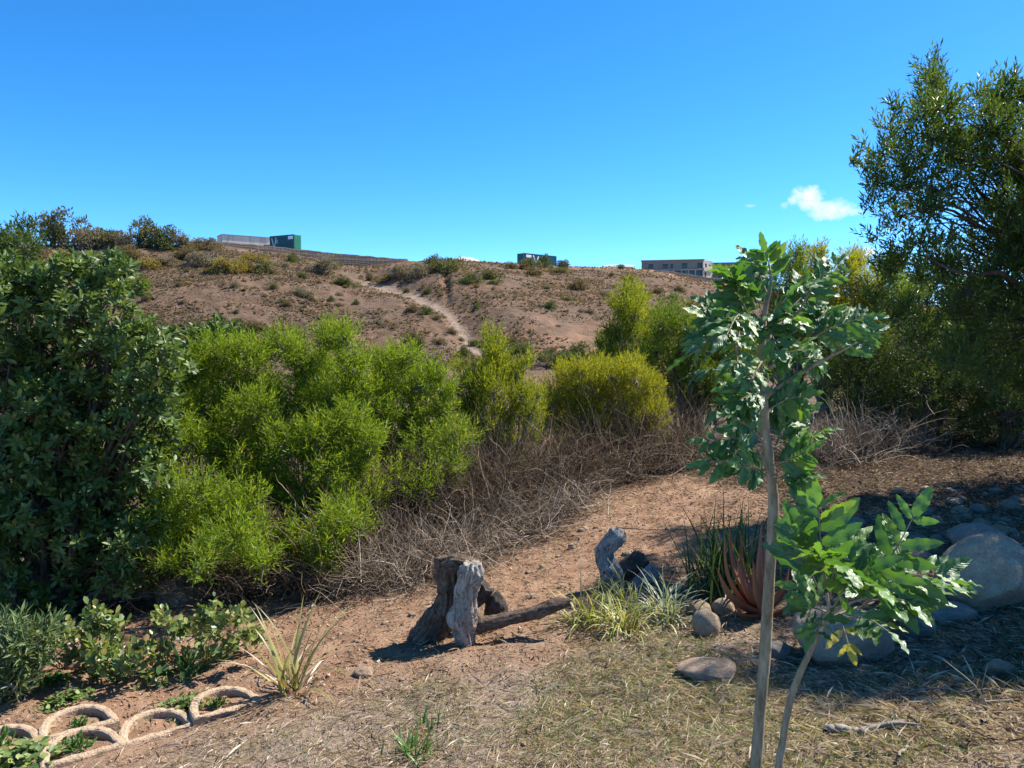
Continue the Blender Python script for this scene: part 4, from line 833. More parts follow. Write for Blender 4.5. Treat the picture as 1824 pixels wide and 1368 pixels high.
# ------------------------------------------------------------------ saplings
def leaflet_tmpl(seed):
    r = np.random.default_rng(seed); nt, ns = 11, 5; t = np.linspace(0, 1, nt); s = np.linspace(-1, 1, ns)
    w = .172 * np.clip(np.sin(PI * np.clip(t, 0, 1)**.78), 0, 1)**.62 + .004; w[-1] = .006
    T, S = np.meshgrid(t, s, indexing='ij'); W_ = w[:, None]
    ph = r.uniform(0, 6, 2); edge = np.abs(S)
    wave = .065 * np.sin(T * 17 + ph[0] + (S > 0) * ph[1]) * edge**1.5 * np.sin(PI * T)
    tooth = 1 + .10 * np.sin(T * 30 + ph[1]) * (edge > .9)
    V = np.stack([T, S * W_ * tooth, wave + .10 * edge * W_ / .25 * .5 - r.uniform(.06, .2) * T**2], -1).reshape(-1, 3)
    return V, grid_faces(nt, ns), np.stack([T, S], -1).reshape(-1, 2)
LT = [leaflet_tmpl(i) for i in range(8)]
def compound_leaf(p0, p1, nrm_, npair, Ll, r, parent, base, mat, droop=.06):
    d = p1 - p0; L = np.linalg.norm(d); p1 = p0 + d * max(.5, 1 - .3 * Ll / L); d = p1 - p0; L = np.linalg.norm(d); mid = (p0 + p1) / 2 + UP * L * r.uniform(.02, .14) + r.normal(size=3) * L * .04
    q = spline([p0, mid, p1], 14); m = MB(); m.add(*tubes(q[None], np.linspace(.0032, .0015, 14)[None], 5))
    nf = sum(len(f) for f in m.F[4]); ts = np.linspace(.24, .96, npair)
    for i, t in enumerate(ts):
        k = min(int(t * 13), 12); pos = q[k] + (q[k+1] - q[k]) * (t * 13 - k); ax = nrm(q[k+1] - q[k])
        N = nrm(nrm_ - ax * (nrm_ @ ax)); S = np.cross(N, ax)
        for sg in (-1, 1):
            if r.random() < .05: continue
            a = R(r.uniform(50, 72) - 14 * t); dirn_ = ax * math.cos(a) + S * sg * math.sin(a) + N * r.normal() * .18 - UP * r.uniform(0, droop * 3)
            Nl = nrm(N + r.normal(size=3) * .33 + S * sg * r.normal() * .2)
            ll = Ll * (.72 + .45 * math.sin(PI * min(t + .1, 1))) * r.uniform(.85, 1.12)
            T, Tf, Tu = LT[r.integers(0, 8)]; m.add(*inst(T, Tf, (pos + dirn_ * .004)[None], dirn_[None], Nl[None], np.array([ll]), np.array([ll * r.uniform(.8, 1.15)])), uv=Tu)
    ax = nrm(q[-1] - q[-3]); T, Tf, Tu = LT[r.integers(0, 8)]
    m.add(*inst(T, Tf, q[-1][None], (ax + r.normal(size=3) * .15)[None], (nrm_ + r.normal(size=3) * .25)[None], np.array([Ll * 1.0])), uv=Tu)
    tot = sum(len(f) for f in m.F[4]); mi = np.ones(tot, int); mi[:nf] = 0
    return m.build('leaf', None, parent, local=base, smooth=True, mats=[M['bark_sap'], mat], midx=mi, uv=True)
def sapling(label, trunk, tr, branches, leaves, Y, Ll, npair, seed, extra=0):
    r = np.random.default_rng(seed); base = at(*trunk[0], Y); base[2] = float(H(base[0], base[1])) - .02
    root = thing('sapling', label, 'sapling', base)
    tp_ = spline([base] + [at(px, py, Y + .01 * math.sin(i)) for i, (px, py) in enumerate(trunk[1:], 1)], 60)
    tp_ = tp_ + .002 * np.stack([vnoise(np.arange(60) * .5, np.zeros(60), s=seed + a) for a in range(3)], 1)
    rad = np.interp(np.linspace(0, 1, 60), np.linspace(0, 1, len(tr)), tr) * (1 + .06 * vnoise(np.arange(60) * .8, np.zeros(60) + 3, s=seed))
    V, Q = tubes(tp_[None], rad[None], 14); build('trunk', V - base, Q, M['bark_sap'], root, smooth=True)
    for br, r0, r1 in branches:
        q = spline([at(p[0], p[1], Y + (p[2] if len(p) > 2 else 0)) for p in br], 20); q += .003 * np.cumsum(r.normal(size=q.shape) * .35, 0)
        V, Q = tubes(q[None], np.linspace(r0, r1, 20)[None], 9); build('branch', V - base, Q, M['bark_sap'], root, smooth=True)
    for lf in leaves:
        a, b = lf[0], lf[1]; dz = lf[2] if len(lf) > 2 else r.normal() * .10
        p0 = at(a[0], a[1], Y + dz * .25); p1 = at(b[0], b[1], Y + dz); view = nrm(p0 - CAM)
        face = lf[3] if len(lf) > 3 else r.uniform(.15, .75)
        N = nrm(-view * face + UP * (1 - face) + r.normal(size=3) * .28)
        o = compound_leaf(p0, p1, N, lf[5] if len(lf) > 5 else npair, Ll * (lf[6] if len(lf) > 6 else 1) * r.uniform(.9, 1.1), r, root, base, M[lf[4]] if len(lf) > 4 and lf[4] else M['sap'])
    return root
UPL = [((1374,510),(1362,438),-.02,.95,None,8,.85),((1335,570),(1292,470)),((1320,580),(1252,535),.05,.4),((1330,600),(1245,558)),((1312,605),(1212,640),-.1,.6),((1345,545),(1305,495),-.1),((1398,560),(1470,490),.1),((1420,560),(1498,462),.05,.7),
       ((1430,612),(1552,560),-.05,.5),((1400,600),(1500,585),.1,.3),((1480,628),(1555,580),0,.6),((1385,545),(1440,500),-.15),((1350,615),(1240,608),-.2,.3),((1345,640),(1228,670),.1,.5),((1368,640),(1440,622),-.2,.25),((1370,600),(1405,520),-.2),
       ((1360,560),(1340,500),.15),((1330,580),(1275,530),.2),((1390,580),(1450,540),.2),((1350,580),(1390,630),-.3,.2),((1340,560),(1290,600),-.3,.2),((1365,560),(1420,570),-.25,.3),((1350,600),(1310,650),-.3,.3),((1400,640),(1470,640),.15,.3),((1360,640),(1330,690),-.2,.4),
       ((1365,520),(1330,450),.1,.5),((1300,620),(1235,590),.15,.4),((1360,690),(1290,690),.1,.4),((1365,700),(1300,720),-.1,.4),((1440,600),(1480,540),.1,.5),
       ((1362,745),(1275,730),-.1,.4),((1365,800),(1248,785),.05,.5),((1365,790),(1300,740),-.15,.6),((1372,800),(1474,765),0,.4),((1375,830),(1445,800),-.1,.5),((1366,780),(1385,700),.1,.9),((1372,840),(1310,830),-.15,.5),((1366,720),(1300,770),.1,.5),((1368,730),(1440,700),-.1,.5),((1370,850),(1250,822),.05,.5),((1380,800),(1440,725),.1,.7),((1372,850),(1445,850),-.1,.3),((1370,760),(1330,700),.12,.5),((1368,770),(1420,740),.15,.4)]
sapling('taller sapling with a straight trunk, its crown of glossy pinnate leaves reaching into the sky',
        [(1338,1470),(1352,1300),(1366,1100),(1378,900),(1364,780),(1359,690),(1356,620),(1364,550),(1374,505)], [.0205,.0185,.0175,.0165,.0145,.012,.011,.008,.004],
        [([(1360,690),(1335,665,-.02),(1318,625,-.04),(1308,585,0)], .009, .004), ([(1362,660),(1385,645),(1410,620,.03),(1425,600,.05)], .008, .004), ([(1364,705),(1410,675,-.02),(1455,648,-.03),(1500,625,-.02),(1528,612,0)], .0085, .003), ([(1358,620),(1385,580,.1),(1405,555,.12)], .006, .003), ([(1357,610),(1340,570,.08),(1325,540,.1)], .006, .003), ([(1372,850),(1360,815,-.04),(1345,790,-.08)], .006, .003)],
        UPL, 2.4, .074, 8, 301)
LOW = [((1468,1040),(1456,878),.02,.85,None,5,1.1),((1500,1075),(1640,905),-.03,.8,None,6,1.05),((1530,1085),(1690,1010),-.05,.5,None,6,1.0),((1545,1070),(1655,1075),-.1,.4,None,6,.95),((1465,1075),(1412,1040),.05,.5,None,4,.8),((1458,1050),(1402,925),.05,.6,None,6,.9),((1500,1115),(1515,1160),-.05,.8,'sap_old',2,.7),
       ((1480,1090),(1560,1000),-.15,.3,None,6,1.0),((1475,1060),(1520,960),.1,.6,None,5,1.0),((1500,1100),(1600,1130),-.2,.3,None,5,.85),((1472,1090),(1425,1080),-.1,.4,None,4,.75),((1485,1070),(1570,1040),-.25,.2,None,6,1.0),((1475,1050),(1455,975),-.15,.4,None,5,.9),((1480,1060),(1500,1000),-.25,.3,None,5,.9),((1480,1100),(1450,1130),-.2,.5,None,4,.75),((1530,1060),(1590,960),.15,.6,None,5,1.0),((1560,1080),(1720,1030),.05,.4,None,6,.85)]
sapling('shorter sapling leaning beside the taller trunk, with broad glossy leaves over the boulders',
        [(1375,1480),(1388,1368),(1402,1270),(1425,1200),(1455,1135),(1475,1090),(1472,1055)], [.0125,.0115,.0105,.0095,.0085,.0065,.004],
        [([(1470,1095),(1510,1075,-.03),(1545,1060,-.05)], .006, .003), ([(1465,1110),(1505,1090,.03),(1560,1075,.04)], .006, .003)], LOW, 2.3, .106, 6, 302)

# ------------------------------------------------------------------ rocks
import bmesh
def rock_mesh(name, mat, seed, sub=4, rough=.22, facet=.0):
    bm = bmesh.new(); bmesh.ops.create_icosphere(bm, subdivisions=sub, radius=1); V = np.array([v.co for v in bm.verts]); Fq = np.array([[v.index for v in f.verts] for f in bm.faces]); bm.free()
    o = seed * 7.31; k = 1 + rough * 1.6 * fbm(V[:, 0] * .9 + o, V[:, 1] * .9 - o, V[:, 2] * .9, o=3, s=seed) + rough * .35 * fbm(V[:, 0] * 4 + o, V[:, 1] * 4, V[:, 2] * 4, o=3, s=seed + 5)
    V = V * k[:, None]
    r = np.random.default_rng(seed)
    for _ in range(int(4 + facet * 10)):
        n = runit(1, r)[0]; h = r.uniform(.66, .9); dd = V @ n - h; V = V - np.clip(dd, 0, None)[:, None] * n * .8
    V = V + .012 * fbm(V[:, 0] * 11, V[:, 1] * 11, V[:, 2] * 11, o=2, s=seed)[:, None] * nrm(V)
    return build(name, V, Fq, M[mat], smooth=True)
def rock(px, py, wpx, hpx, label, mat='rock_tan', seed=1, name='boulder', dp=.8, rz=0, Y=None, rough=.2, facet=.2):
    """px, py: centre of the rock's foot line in the photograph"""
    p0 = hit(px, py) if Y is None else ground_at(px, Y); s = p0[1] / F; a, h = wpx * s / 2, hpx * s
    o = rock_mesh(name, mat, seed, 5 if wpx > 60 else 4, rough, facet)
    o.scale = (a, a * dp, h * .62); o.rotation_euler = (0, 0, rz); o.location = tuple(p0 + [0, a * dp * .75, h * .38 - .01]); tag(o, label, 'rock'); return o
rock(1800, 1088, 200, 128, 'largest tan boulder, smooth and rounded, behind the leaf tips of the shorter sapling', 'rock_tan', 2, dp=.8, rough=.14)
rock(1762, 985, 105, 52, 'grey slab of rock resting behind the largest boulder', 'rock_grey', 3, dp=.9, rough=.16, facet=.6)
rock(1515, 1182, 205, 86, 'broad low tan boulder with a pitted face behind the shorter sapling stem', 'rock_pink', 4, dp=.75, rough=.2, facet=.5)
rock(1640, 1142, 66, 58, 'upright grey stone at the end of the broad low boulder', 'rock_grey', 5, dp=.8)
rock(1682, 1082, 52, 28, 'flat blue-grey stone beside the largest boulder', 'rock_grey', 6, dp=.8)
rock(1700, 1112, 105, 34, 'low dusty slab of rock in front of the largest boulder', 'rock_grey', 7, dp=.6, facet=.7)
rock(1261, 1138, 54, 52, 'rounded tan stone standing in front of the red aloe, lit on one half', 'rock_tan', 8, dp=.9, rough=.12)
rock(1291, 1096, 44, 30, 'small oval tan stone tilted against the red aloe', 'rock_tan', 9, dp=.7, rough=.1)
rock(1247, 1104, 46, 36, 'brownish stone half in shade beside the pale grass clump', 'rock_pink', 10, dp=.8)
rock(1268, 1214, 118, 34, 'flat broken slab of stone sunk in the dry lawn left of the sapling trunk', 'rock_pink', 11, dp=.8, facet=.9, rough=.25)
rock(1390, 1178, 60, 34, 'low grey stone between the two sapling stems', 'rock_grey', 12, dp=.8, facet=.5)
rock(1792, 1206, 58, 34, 'pale pointed stone alone on the shaded straw', 'rock_tan', 13, dp=.7, facet=.6)
rock(1822, 1222, 18, 15, 'small white stone beside the pale pointed one', 'rock_grey', 14, name='stone')
rock(1520, 945, 66, 26, 'grey stone seen between the upper leaves of the shorter sapling', 'rock_grey', 15)
rock(1432, 1050, 52, 50, 'grey stone behind the lowest leaves next to the red aloe', 'rock_grey', 16)
rock(648, 1206, 40, 18, 'pinkish flat stone on bare soil right of the striped flax', 'rock_pink', 17, name='stone')
rock(300, 1165, 110, 64, 'brown boulder in deep shade behind the open rose bush', 'rock_pink', 18, dp=.8, Y=5.8)
rock(125, 1192, 30, 20, 'small dark stone below the glossy tree beside the silver shrub', 'rock_pink', 19, name='stone')
rock(1562, 1010, 60, 34, 'grey stone in the shade above the shorter sapling', 'rock_grey', 20)
rock(1640, 1000, 50, 24, 'low rounded stone left of the grey slab', 'rock_tan', 21)
rock(1297, 1338, 16, 11, 'small orange-tan pebble near the foot of the taller sapling', 'rock_pink', 22, name='pebble')
rock(1160, 1300, 16, 11, 'single orange-tan pebble on the green lawn patch', 'rock_pink', 23, name='pebble')
rock(1090, 1244, 15, 9, 'single pinkish pebble on the dry lawn', 'rock_pink', 24, name='pebble')
PEB = [rock_mesh('pebble', m_, 40 + i, 3, .16, .2) for i, m_ in enumerate(('rock_tan', 'rock_grey', 'rock_pink', 'rock_grey', 'rock_pink', 'rock_tan'))]
pu = set()
def pebble(px, py, wpx, label, group, kinds):
    i = int(rng.choice(kinds)); p0 = hit(px, py)
    if p0[1] > 12: return
    a = wpx * p0[1] / F / 2; s = (a, a * rng.uniform(.7, 1), a * rng.uniform(.45, .8)); rz = rng.uniform(0, 6.28); loc = p0 + [0, 0, s[2] * .35]
    if i not in pu:
        pu.add(i); o = PEB[i]; o.location = tuple(loc); o.scale = s; o.rotation_euler = (0, 0, rz); tag(o, label, 'pebble', group)
    else: o = dup(PEB[i], loc, rz, s, label, group)
for i in range(62): pebble(rng.uniform(1590, 1822), rng.uniform(872, 985), rng.uniform(9, 34), 'rounded pebble among many on the shaded stony bank behind the boulders', 'pebbles on the shaded bank', [0, 1, 3, 2])
for i in range(14): pebble(rng.uniform(1200, 1330), rng.uniform(1000, 1110), rng.uniform(9, 26), 'stone among dry litter around the dark strap-leaved clump and red aloe', 'stones around the aloe bed', [1, 3, 2])
for i in range(95): 
    px = rng.uniform(480, 1240); py = np.interp(px, [480, 640, 800, 1000, 1240], [1180, 1090, 1040, 950, 880]) + rng.random()**1.4 * 210
    pebble(px, py, rng.gamma(4, 1.7) + 3, 'small stone scattered on the bare reddish slope around the stumps', 'stones on the bare slope', [2, 5, 0, 4])
for i in range(26): pebble(rng.uniform(560, 780), rng.uniform(1130, 1215), rng.uniform(5, 13), 'small stone in the loose rubble at the foot of the leaning stump', 'rubble by the leaning stump', [2, 5, 4])

# ------------------------------------------------------------------ stumps
def log(name, pts, Y, mat, parent, base, seed, K=110, S=64, ridge=.16, lump=.14, cap=True, tipcap=False):
    """pts (px, py, radius px, [dY])"""
    c = spline([at(p[0], p[1], Y + (p[3] if len(p) > 3 else 0)) for p in pts], K); rad = np.interp(np.linspace(0, 1, K), np.linspace(0, 1, len(pts)), [p[2] for p in pts]) * Y / F
    T = nrm(np.gradient(c, axis=0)); ref = np.array([0, 1., 0]); A = nrm(np.cross(T, ref)); B = np.cross(T, A)
    th = np.arange(S) * 2 * PI / S; Ln = np.concatenate([[0], np.cumsum(np.linalg.norm(np.diff(c, axis=0), axis=1))])
    TH, LL = np.meshgrid(th, Ln); tw = TH + LL * 2.2
    rg = -np.abs(fbm(np.cos(tw) * 4.6 + seed, np.sin(tw) * 4.6, LL * 5, o=4, s=seed)) * 3.0 * ridge + .35 * ridge
    lp = fbm(np.cos(TH) * 1.2 + seed, np.sin(TH) * 1.2, LL * 8, o=3, s=seed + 9) * lump * 1.6
    fn = .05 * fbm(np.cos(tw) * 9, np.sin(tw) * 9, LL * 12, o=2, s=seed + 4)
    k = rad[:, None] * (1 + rg + lp + fn)
    V = c[:, None] + k[..., None] * (A[:, None] * np.cos(th)[None, :, None] + B[:, None] * np.sin(th)[None, :, None])
    # jagged broken end
    jag = (fbm(np.cos(th) * 2 + seed, np.sin(th) * 2, o=3, s=seed + 2)) * rad[0] * .5
    V[0] -= T[0] * jag[:, None]; V[1] -= T[0] * jag[:, None] * .5
    V[-1] += T[-1] * jag[:, None]
    idx = np.arange(K * S).reshape(K, S); nx = np.roll(idx, -1, 1)
    Q = np.stack([idx[:-1], nx[:-1], nx[1:], idx[1:]], -1).reshape(-1, 4); V = V.reshape(-1, 3)
    uv = np.stack([TH / (2 * PI), LL], -1).reshape(-1, 2); Fs = [Q]
    for e, ring in ((0, idx[0]), (1, idx[-1])):
        if (e == 0 and cap) or (e == 1 and tipcap):
            cc = V[ring].mean(0); inner = cc + (V[ring] - cc) * .5 + T[0 if e == 0 else -1] * (.01 if e == 0 else -.01); n0 = len(V)
            V = np.concatenate([V, inner, (cc + T[0 if e == 0 else -1] * (.016 if e == 0 else -.016))[None]])
            uv = np.concatenate([uv, np.stack([th / 6.28, np.full(S, .08)], 1), [[.5, .12]]])
            ii = np.arange(S); jj = (ii + 1) % S; q = np.stack([ring[jj], ring[ii], n0 + ii, n0 + jj], 1); t3 = np.stack([n0 + jj, n0 + ii, np.full(S, n0 + S)], 1)
            if e: q = q[:, ::-1]; t3 = t3[:, ::-1]
            Fs.append(q); Fs.append(t3)
    f4 = np.concatenate([f for f in Fs if f.shape[1] == 4]); f3 = [f for f in Fs if f.shape[1] == 3]
    return build(name, V - base, [f4] + ([np.concatenate(f3)] if f3 else []), M[mat], parent, smooth=True, uv=uv)
base = hit(790, 1150); Y1 = base[1] + .02
st = thing('tree_stump', 'weathered leaning tree stump of a brown log and a bleached fork, with a long root', 'stump', base)
log('brown_log', [(806,1000,32),(803,1022,29),(804,1050,25),(797,1080,24),(780,1110,26),(757,1140,28),(733,1170,24),(716,1190,15)], Y1 + .08, 'wood_brown', st, base, 1, ridge=.28, lump=.26)
log('bleached_fork', [(842,1002,17),(840,1016,23),(834,1038,20),(829,1060,20),(825,1080,22),(824,1100,26),(828,1120,22),(832,1140,17),(836,1158,12)], Y1 - .06, 'wood_pale', st, base, 2, lump=.3, ridge=.24)
log('root', [(828,1085,18),(840,1102,18),(862,1111,14),(905,1102,12),(940,1095,12),(968,1085,13),(992,1077,12),(1016,1072,8)], Y1 - .02, 'wood_brown', st, base, 3, K=90, S=28, lump=.18)
log('bridge_piece', [(786,1006,13),(804,1004,17),(824,1006,17),(844,1010,15)], Y1 + .02, 'wood_brown', st, base, 11, K=50, S=40, ridge=.28, tipcap=True)
log('cross_piece', [(812,1062,17),(835,1070,15),(850,1066,15),(866,1044,16)], Y1 + .2, 'wood_dark', st, base, 4, S=28, K=40, tipcap=True)
log('dark_stub', [(880,1058,14),(882,1075,19),(884,1098,22),(884,1115,22)], Y1 + .22, 'wood_dark', st, base, 5, S=28, K=36, ridge=.25)
base = hit(1100, 1052); Y2 = base[1] + .02
st = thing('tree_stump', 'bleached upright tree stump with a knotted head and dark split logs beside it', 'stump', base)
log('bleached_stem', [(1106,944,10),(1100,952,17),(1086,966,16),(1076,982,15),(1078,1000,17),(1087,1020,20),(1090,1040,21),(1090,1062,18)], Y2, 'wood_grey', st, base, 6, lump=.3, ridge=.24)
log('dark_log', [(1145,992,17),(1130,1008,22),(1115,1025,25),(1106,1045,24)], Y2 + .22, 'wood_dark', st, base, 7, S=30, K=44)
log('side_root', [(1168,1012,13),(1158,1026,16),(1144,1040,16),(1126,1052,15),(1110,1062,12)], Y2 + .04, 'wood_grey', st, base, 8, S=30, K=44)

# ------------------------------------------------------------------ strap-leaved plants
def blades(n, r, L, Wd, lean=(.1, .9), arch=1.0, K=9, spread=.05, az=None, fold=.25):
    """arching strap leaves from the origin: ribbons three vertices wide"""
    a = r.uniform(0, 2 * PI, n) if az is None else az; ln = r.uniform(*L, n); le = r.uniform(*lean, n)
    t = np.linspace(0, 1, K); phi = le[:, None] * .6 + (arch * r.uniform(.5, 1.3, n) * (le + .25))[:, None] * t[None]**1.6
    dx = np.sin(phi) * (ln / (K - 1))[:, None]; dz = np.cos(phi) * (ln / (K - 1))[:, None]
    hx = np.concatenate([np.zeros((n, 1)), np.cumsum(dx[:, 1:], 1)], 1); hz = np.concatenate([np.zeros((n, 1)), np.cumsum(dz[:, 1:], 1)], 1)
    ca, sa = np.cos(a)[:, None], np.sin(a)[:, None]
    b = r.normal(size=(n, 2)) * spread
    P = np.stack([b[:, :1] + hx * ca, b[:, 1:] + hx * sa, hz], -1); side = np.stack([-sa, ca, 0 * sa], -1)
    w = (np.clip(1 - t**2.2, .03, 1) * np.clip(.55 + t * 2, 0, 1))[None, :, None] * (r.uniform(*Wd, n) / 2)[:, None, None]
    T = nrm(np.gradient(P, axis=1)); N = np.cross(T, np.broadcast_to(side, T.shape))
    V = np.stack([P - side * w + N * w * -fold, P + N * 0, P + side * w + N * w * -fold], 2)
    idx = np.arange(n * K * 3).reshape(n, K, 3)
    Q = np.stack([idx[:, :-1, :-1], idx[:, :-1, 1:], idx[:, 1:, 1:], idx[:, 1:, :-1]], -1).reshape(-1, 4)
    return V.reshape(-1, 3), Q
def clump(name, label, cat, px, py, n, L, Wd, mat, seed, group=None, Y=None, dead=0, **kw):
    r = np.random.default_rng(seed); p0 = hit(px, py) if Y is None else ground_at(px, Y); root = thing(name, label, cat, p0 - [0, 0, .015], 0, group)
    V, Q = blades(n, r, L, Wd, **kw); build('leaves', V, Q, M[mat], root, smooth=True)
    if dead: V, Q = blades(dead, r, (L[0] * .6, L[1] * .8), (Wd[0] * .7, Wd[1] * .8), lean=(1.0, 1.6), arch=.6); build('dry_leaves', V, Q, M['straw'], root, smooth=True)
    return root
clump('grass_clump', 'yellowest strap-leaved grass clump, nearest the end of the long root', 'grass clump', 1045, 1112, 60, (.22,.46), (.008,.014), 'strap_yellow', 401, 'variegated grass clumps by the bleached stump', lean=(.15, 1.2), dead=14, arch=1.7)
clump('grass_clump', 'pale cream-striped grass clump spreading low in front of the others', 'grass clump', 1104, 1124, 90, (.2,.40), (.007,.012), 'strap_yellow', 402, 'variegated grass clumps by the bleached stump', lean=(.3, 1.4), dead=18, arch=1.7)
clump('grass_clump', 'tan-tipped grass clump at the back, against the bleached stump', 'grass clump', 1110, 1085, 60, (.22,.42), (.006,.011), 'strap_yellow', 403, 'variegated grass clumps by the bleached stump', lean=(.3, 1.3), dead=30, arch=1.7)
clump('grass_clump', 'grey-green striped grass clump closest to the rounded tan stone', 'grass clump', 1190, 1108, 90, (.2,.42), (.008,.012), 'strap_grey', 404, 'variegated grass clumps by the bleached stump', lean=(.2, 1.3), dead=20, arch=1.7)
clump('strap_clump', 'tall dark green strap-leaved clump behind the red aloe', 'plant', 1292, 1062, 170, (.35,.72), (.011,.018), 'strap_dark', 405, lean=(.05, .95), arch=.7, spread=.12, dead=20)
clump('grass_clump', 'small dull blue-green grass tuft in the shade below the strap-leaved clump', 'grass clump', 1277, 1066, 90, (.1,.2), (.004,.006), 'strap_grey', 406, lean=(.05, .9), spread=.06)
clump('flax_plant', 'striped flax with stiff cream-edged upright leaves on the soil beside the edging', 'flax', 518, 1234, 26, (.34,.62), (.014,.023), 'flax', 407, lean=(.1, 1.35), arch=.95, spread=.03, dead=12)
clump('weed_tuft', 'bright green broad-bladed weed tuft in the dry lawn', 'weed', 738, 1345, 70, (.07,.17), (.007,.012), 'weed', 408, lean=(.2, 1.5), arch=.6, spread=.05)
clump('weed_tuft', 'small upright green tuft just behind the bright weed in the lawn', 'weed', 765, 1300, 26, (.06,.13), (.006,.010), 'weed', 409, lean=(.1, .9), arch=.5, spread=.04)
clump('weed_tuft', 'little green tuft on bare soil below the leaning stump', 'weed', 798, 1212, 40, (.03,.07), (.003,.005), 'grass', 410, lean=(.1, 1.3), spread=.03)
# red aloe
base = hit(1352, 1098); al = thing('aloe', 'reddish aloe with thick pointed leaves behind the taller sapling trunk', 'aloe', base)
r = np.random.default_rng(420); Ya = base[1]
for tx, ty, dY, wd, bow in ((1293,906,.1,.055,.1),(1284,930,.02,.05,-.1),(1316,936,.12,.05,0),(1357,924,-.05,.06,.12),(1269,1006,-.12,.07,-.3),(1364,944,.14,.055,0),(1412,1003,.0,.065,.25),(1306,980,-.14,.05,.05),(1340,990,-.18,.055,.05),(1424,1072,-.1,.06,.2),(1308,1078,-.2,.05,-.5),(1390,950,.2,.055,.1),(1330,1000,.2,.06,0),(1400,1040,.15,.06,.2),(1376,985,-.12,.05,.1)):
    tip = at(1348 + (tx - 1348) * .92, 1090 + (ty - 1090) * .95, Ya + dY); b0 = base + [r.normal() * .02, r.normal() * .02, 0]; v = tip - b0; L = np.linalg.norm(v)
    out = np.array([v[0], v[1], 0.]); mid = b0 + v * .5 + nrm(out + 1e-6) * L * .10 - UP * L * .05 + np.array([bow * .05, 0, 0])
    K, S = 16, 9; c = spline([b0, mid, tip], K); t = np.linspace(0, 1, K); w_ = wd * 1.4 * (1 - t**1.25) * .5 + .001
    T = nrm(np.gradient(c, axis=0)); axis_ = nrm(np.array([base[0], base[1], c[0][2] + 5.]) - c)           # towards the plant's axis
    sd_ = nrm(np.cross(T, nrm(-out + 1e-6) + UP * .4)); nn_ = np.cross(sd_, T)
    s_ = np.linspace(-1, 1, S); up_ = np.stack([c + sd_ * (w_ * s)[:, None] + nn_ * (w_ * .55 * (s * s))[:, None] for s in s_], 1)
    lo_ = np.stack([c + sd_ * (w_ * s * .96)[:, None] - nn_ * (w_ * .5 * (1 - s * s) + .0)[:, None] + nn_ * (w_ * .5 * s * s)[:, None] for s in s_[::-1]], 1)
    ring = np.concatenate([up_, lo_], 1); n2 = 2 * S; idx = np.arange(K * n2).reshape(K, n2); nx = np.roll(idx, -1, 1)
    build('leaf', ring.reshape(-1, 3) - base, np.stack([idx[:-1], nx[:-1], nx[1:], idx[1:]], -1).reshape(-1, 4), M['aloe'], al, smooth=True)

# ------------------------------------------------------------------ edging blocks
def block_mesh(name, wd, dp, th, h):
    n = 40; a = wd / 2; ang = np.linspace(0, PI, 29)
    arc = np.stack([a * np.sign(np.cos(ang)) * np.abs(np.cos(ang))**.85, dp * np.sin(ang)**.85], 1)
    fr = np.stack([np.linspace(-a, a, 12)[1:-1], np.full(10, 0.)], 1); path = np.concatenate([arc, fr]); N = len(path)
    cen = np.array([0, dp * .42]); rel = path - cen; dist = np.linalg.norm(rel, axis=1, keepdims=True)
    # inward normals
    tan = np.roll(path, -1, 0) - np.roll(path, 1, 0); inn = nrm(np.stack([-tan[:, 1], tan[:, 0]], 1))
    prof = [(0, -h), (0, -.012), (.004, -.004), (.012, 0), (th - .012, 0), (th - .004, -.004), (th, -.012), (th, -h * .8)]
    V = []
    for off, z in prof:
        q = path + inn * off; V.append(np.concatenate([q, np.full((N, 1), z)], 1))
    V = np.stack(V, 1); V[..., 2] += .004 * vnoise(V[..., 0] * 60, V[..., 1] * 60); V[..., :2] += .003 * vnoise(V[..., 0] * 45 + 9, V[..., 1] * 45)[..., None]
    idx = np.arange(N * 8).reshape(N, 8); nx = np.roll(idx, -1, 0)
    Q = np.stack([idx[:, :-1], nx[:, :-1], nx[:, 1:], idx[:, 1:]], -1).reshape(-1, 4)
    inner = path + inn * (th - .004); return V.reshape(-1, 3), Q, inner
BW, BD, BT_ = .345, .30, .041
V, Q, inner = block_mesh('edging_block', BW, BD, BT_, .2)
def edging(p0, rz, zt, label, tilt=0):
    root = thing('edging_block', label, 'edging block', (p0[0], p0[1], zt), rz, 'edging blocks along the flower bed'); root.rotation_euler = (tilt, 0, rz)
    build('rim', V, Q, M['concrete'], root, smooth=False)
    n = len(inner); cen = inner.mean(0); rs = [1, .7, .35]; W_ = []
    for s in rs: q = cen + (inner - cen) * s; W_.append(np.concatenate([q, (-.045 + .018 * fbm(q[:, :1] * 14 + p0[0], q[:, 1:] * 14, o=3, s=60) + .012 * (1 - s))], 1))
    W_ = np.concatenate(W_); i = np.arange(n); j = (i + 1) % n; Fq = [np.stack([k * n + i, k * n + j, (k + 1) * n + j, (k + 1) * n + i], 1) for k in range(2)]
    build('soil', W_, [np.concatenate(Fq), (2 * n + i)[None]], M['bed_soil'], root, smooth=True); return root
t_ = NT('bed_soil'); n_ = t_.noise(t_.pos(), 55, 5, .7); t_.surf(t_.ramp(n_, [(.3, (.15,.085,.05)), (.55, (.29,.18,.11)), (.8, (.42,.30,.2))]), .95, .1, t_.bump(n_, .9, .02)); M['bed_soil'] = t_.m
e0, e1 = hit(470, 1246), hit(80, 1376); dv = (e0 - e1)[:2]; Lr_ = np.linalg.norm(dv); dv /= Lr_; rz_ = math.atan2(dv[1], dv[0]); back = np.array([-dv[1], dv[0]])
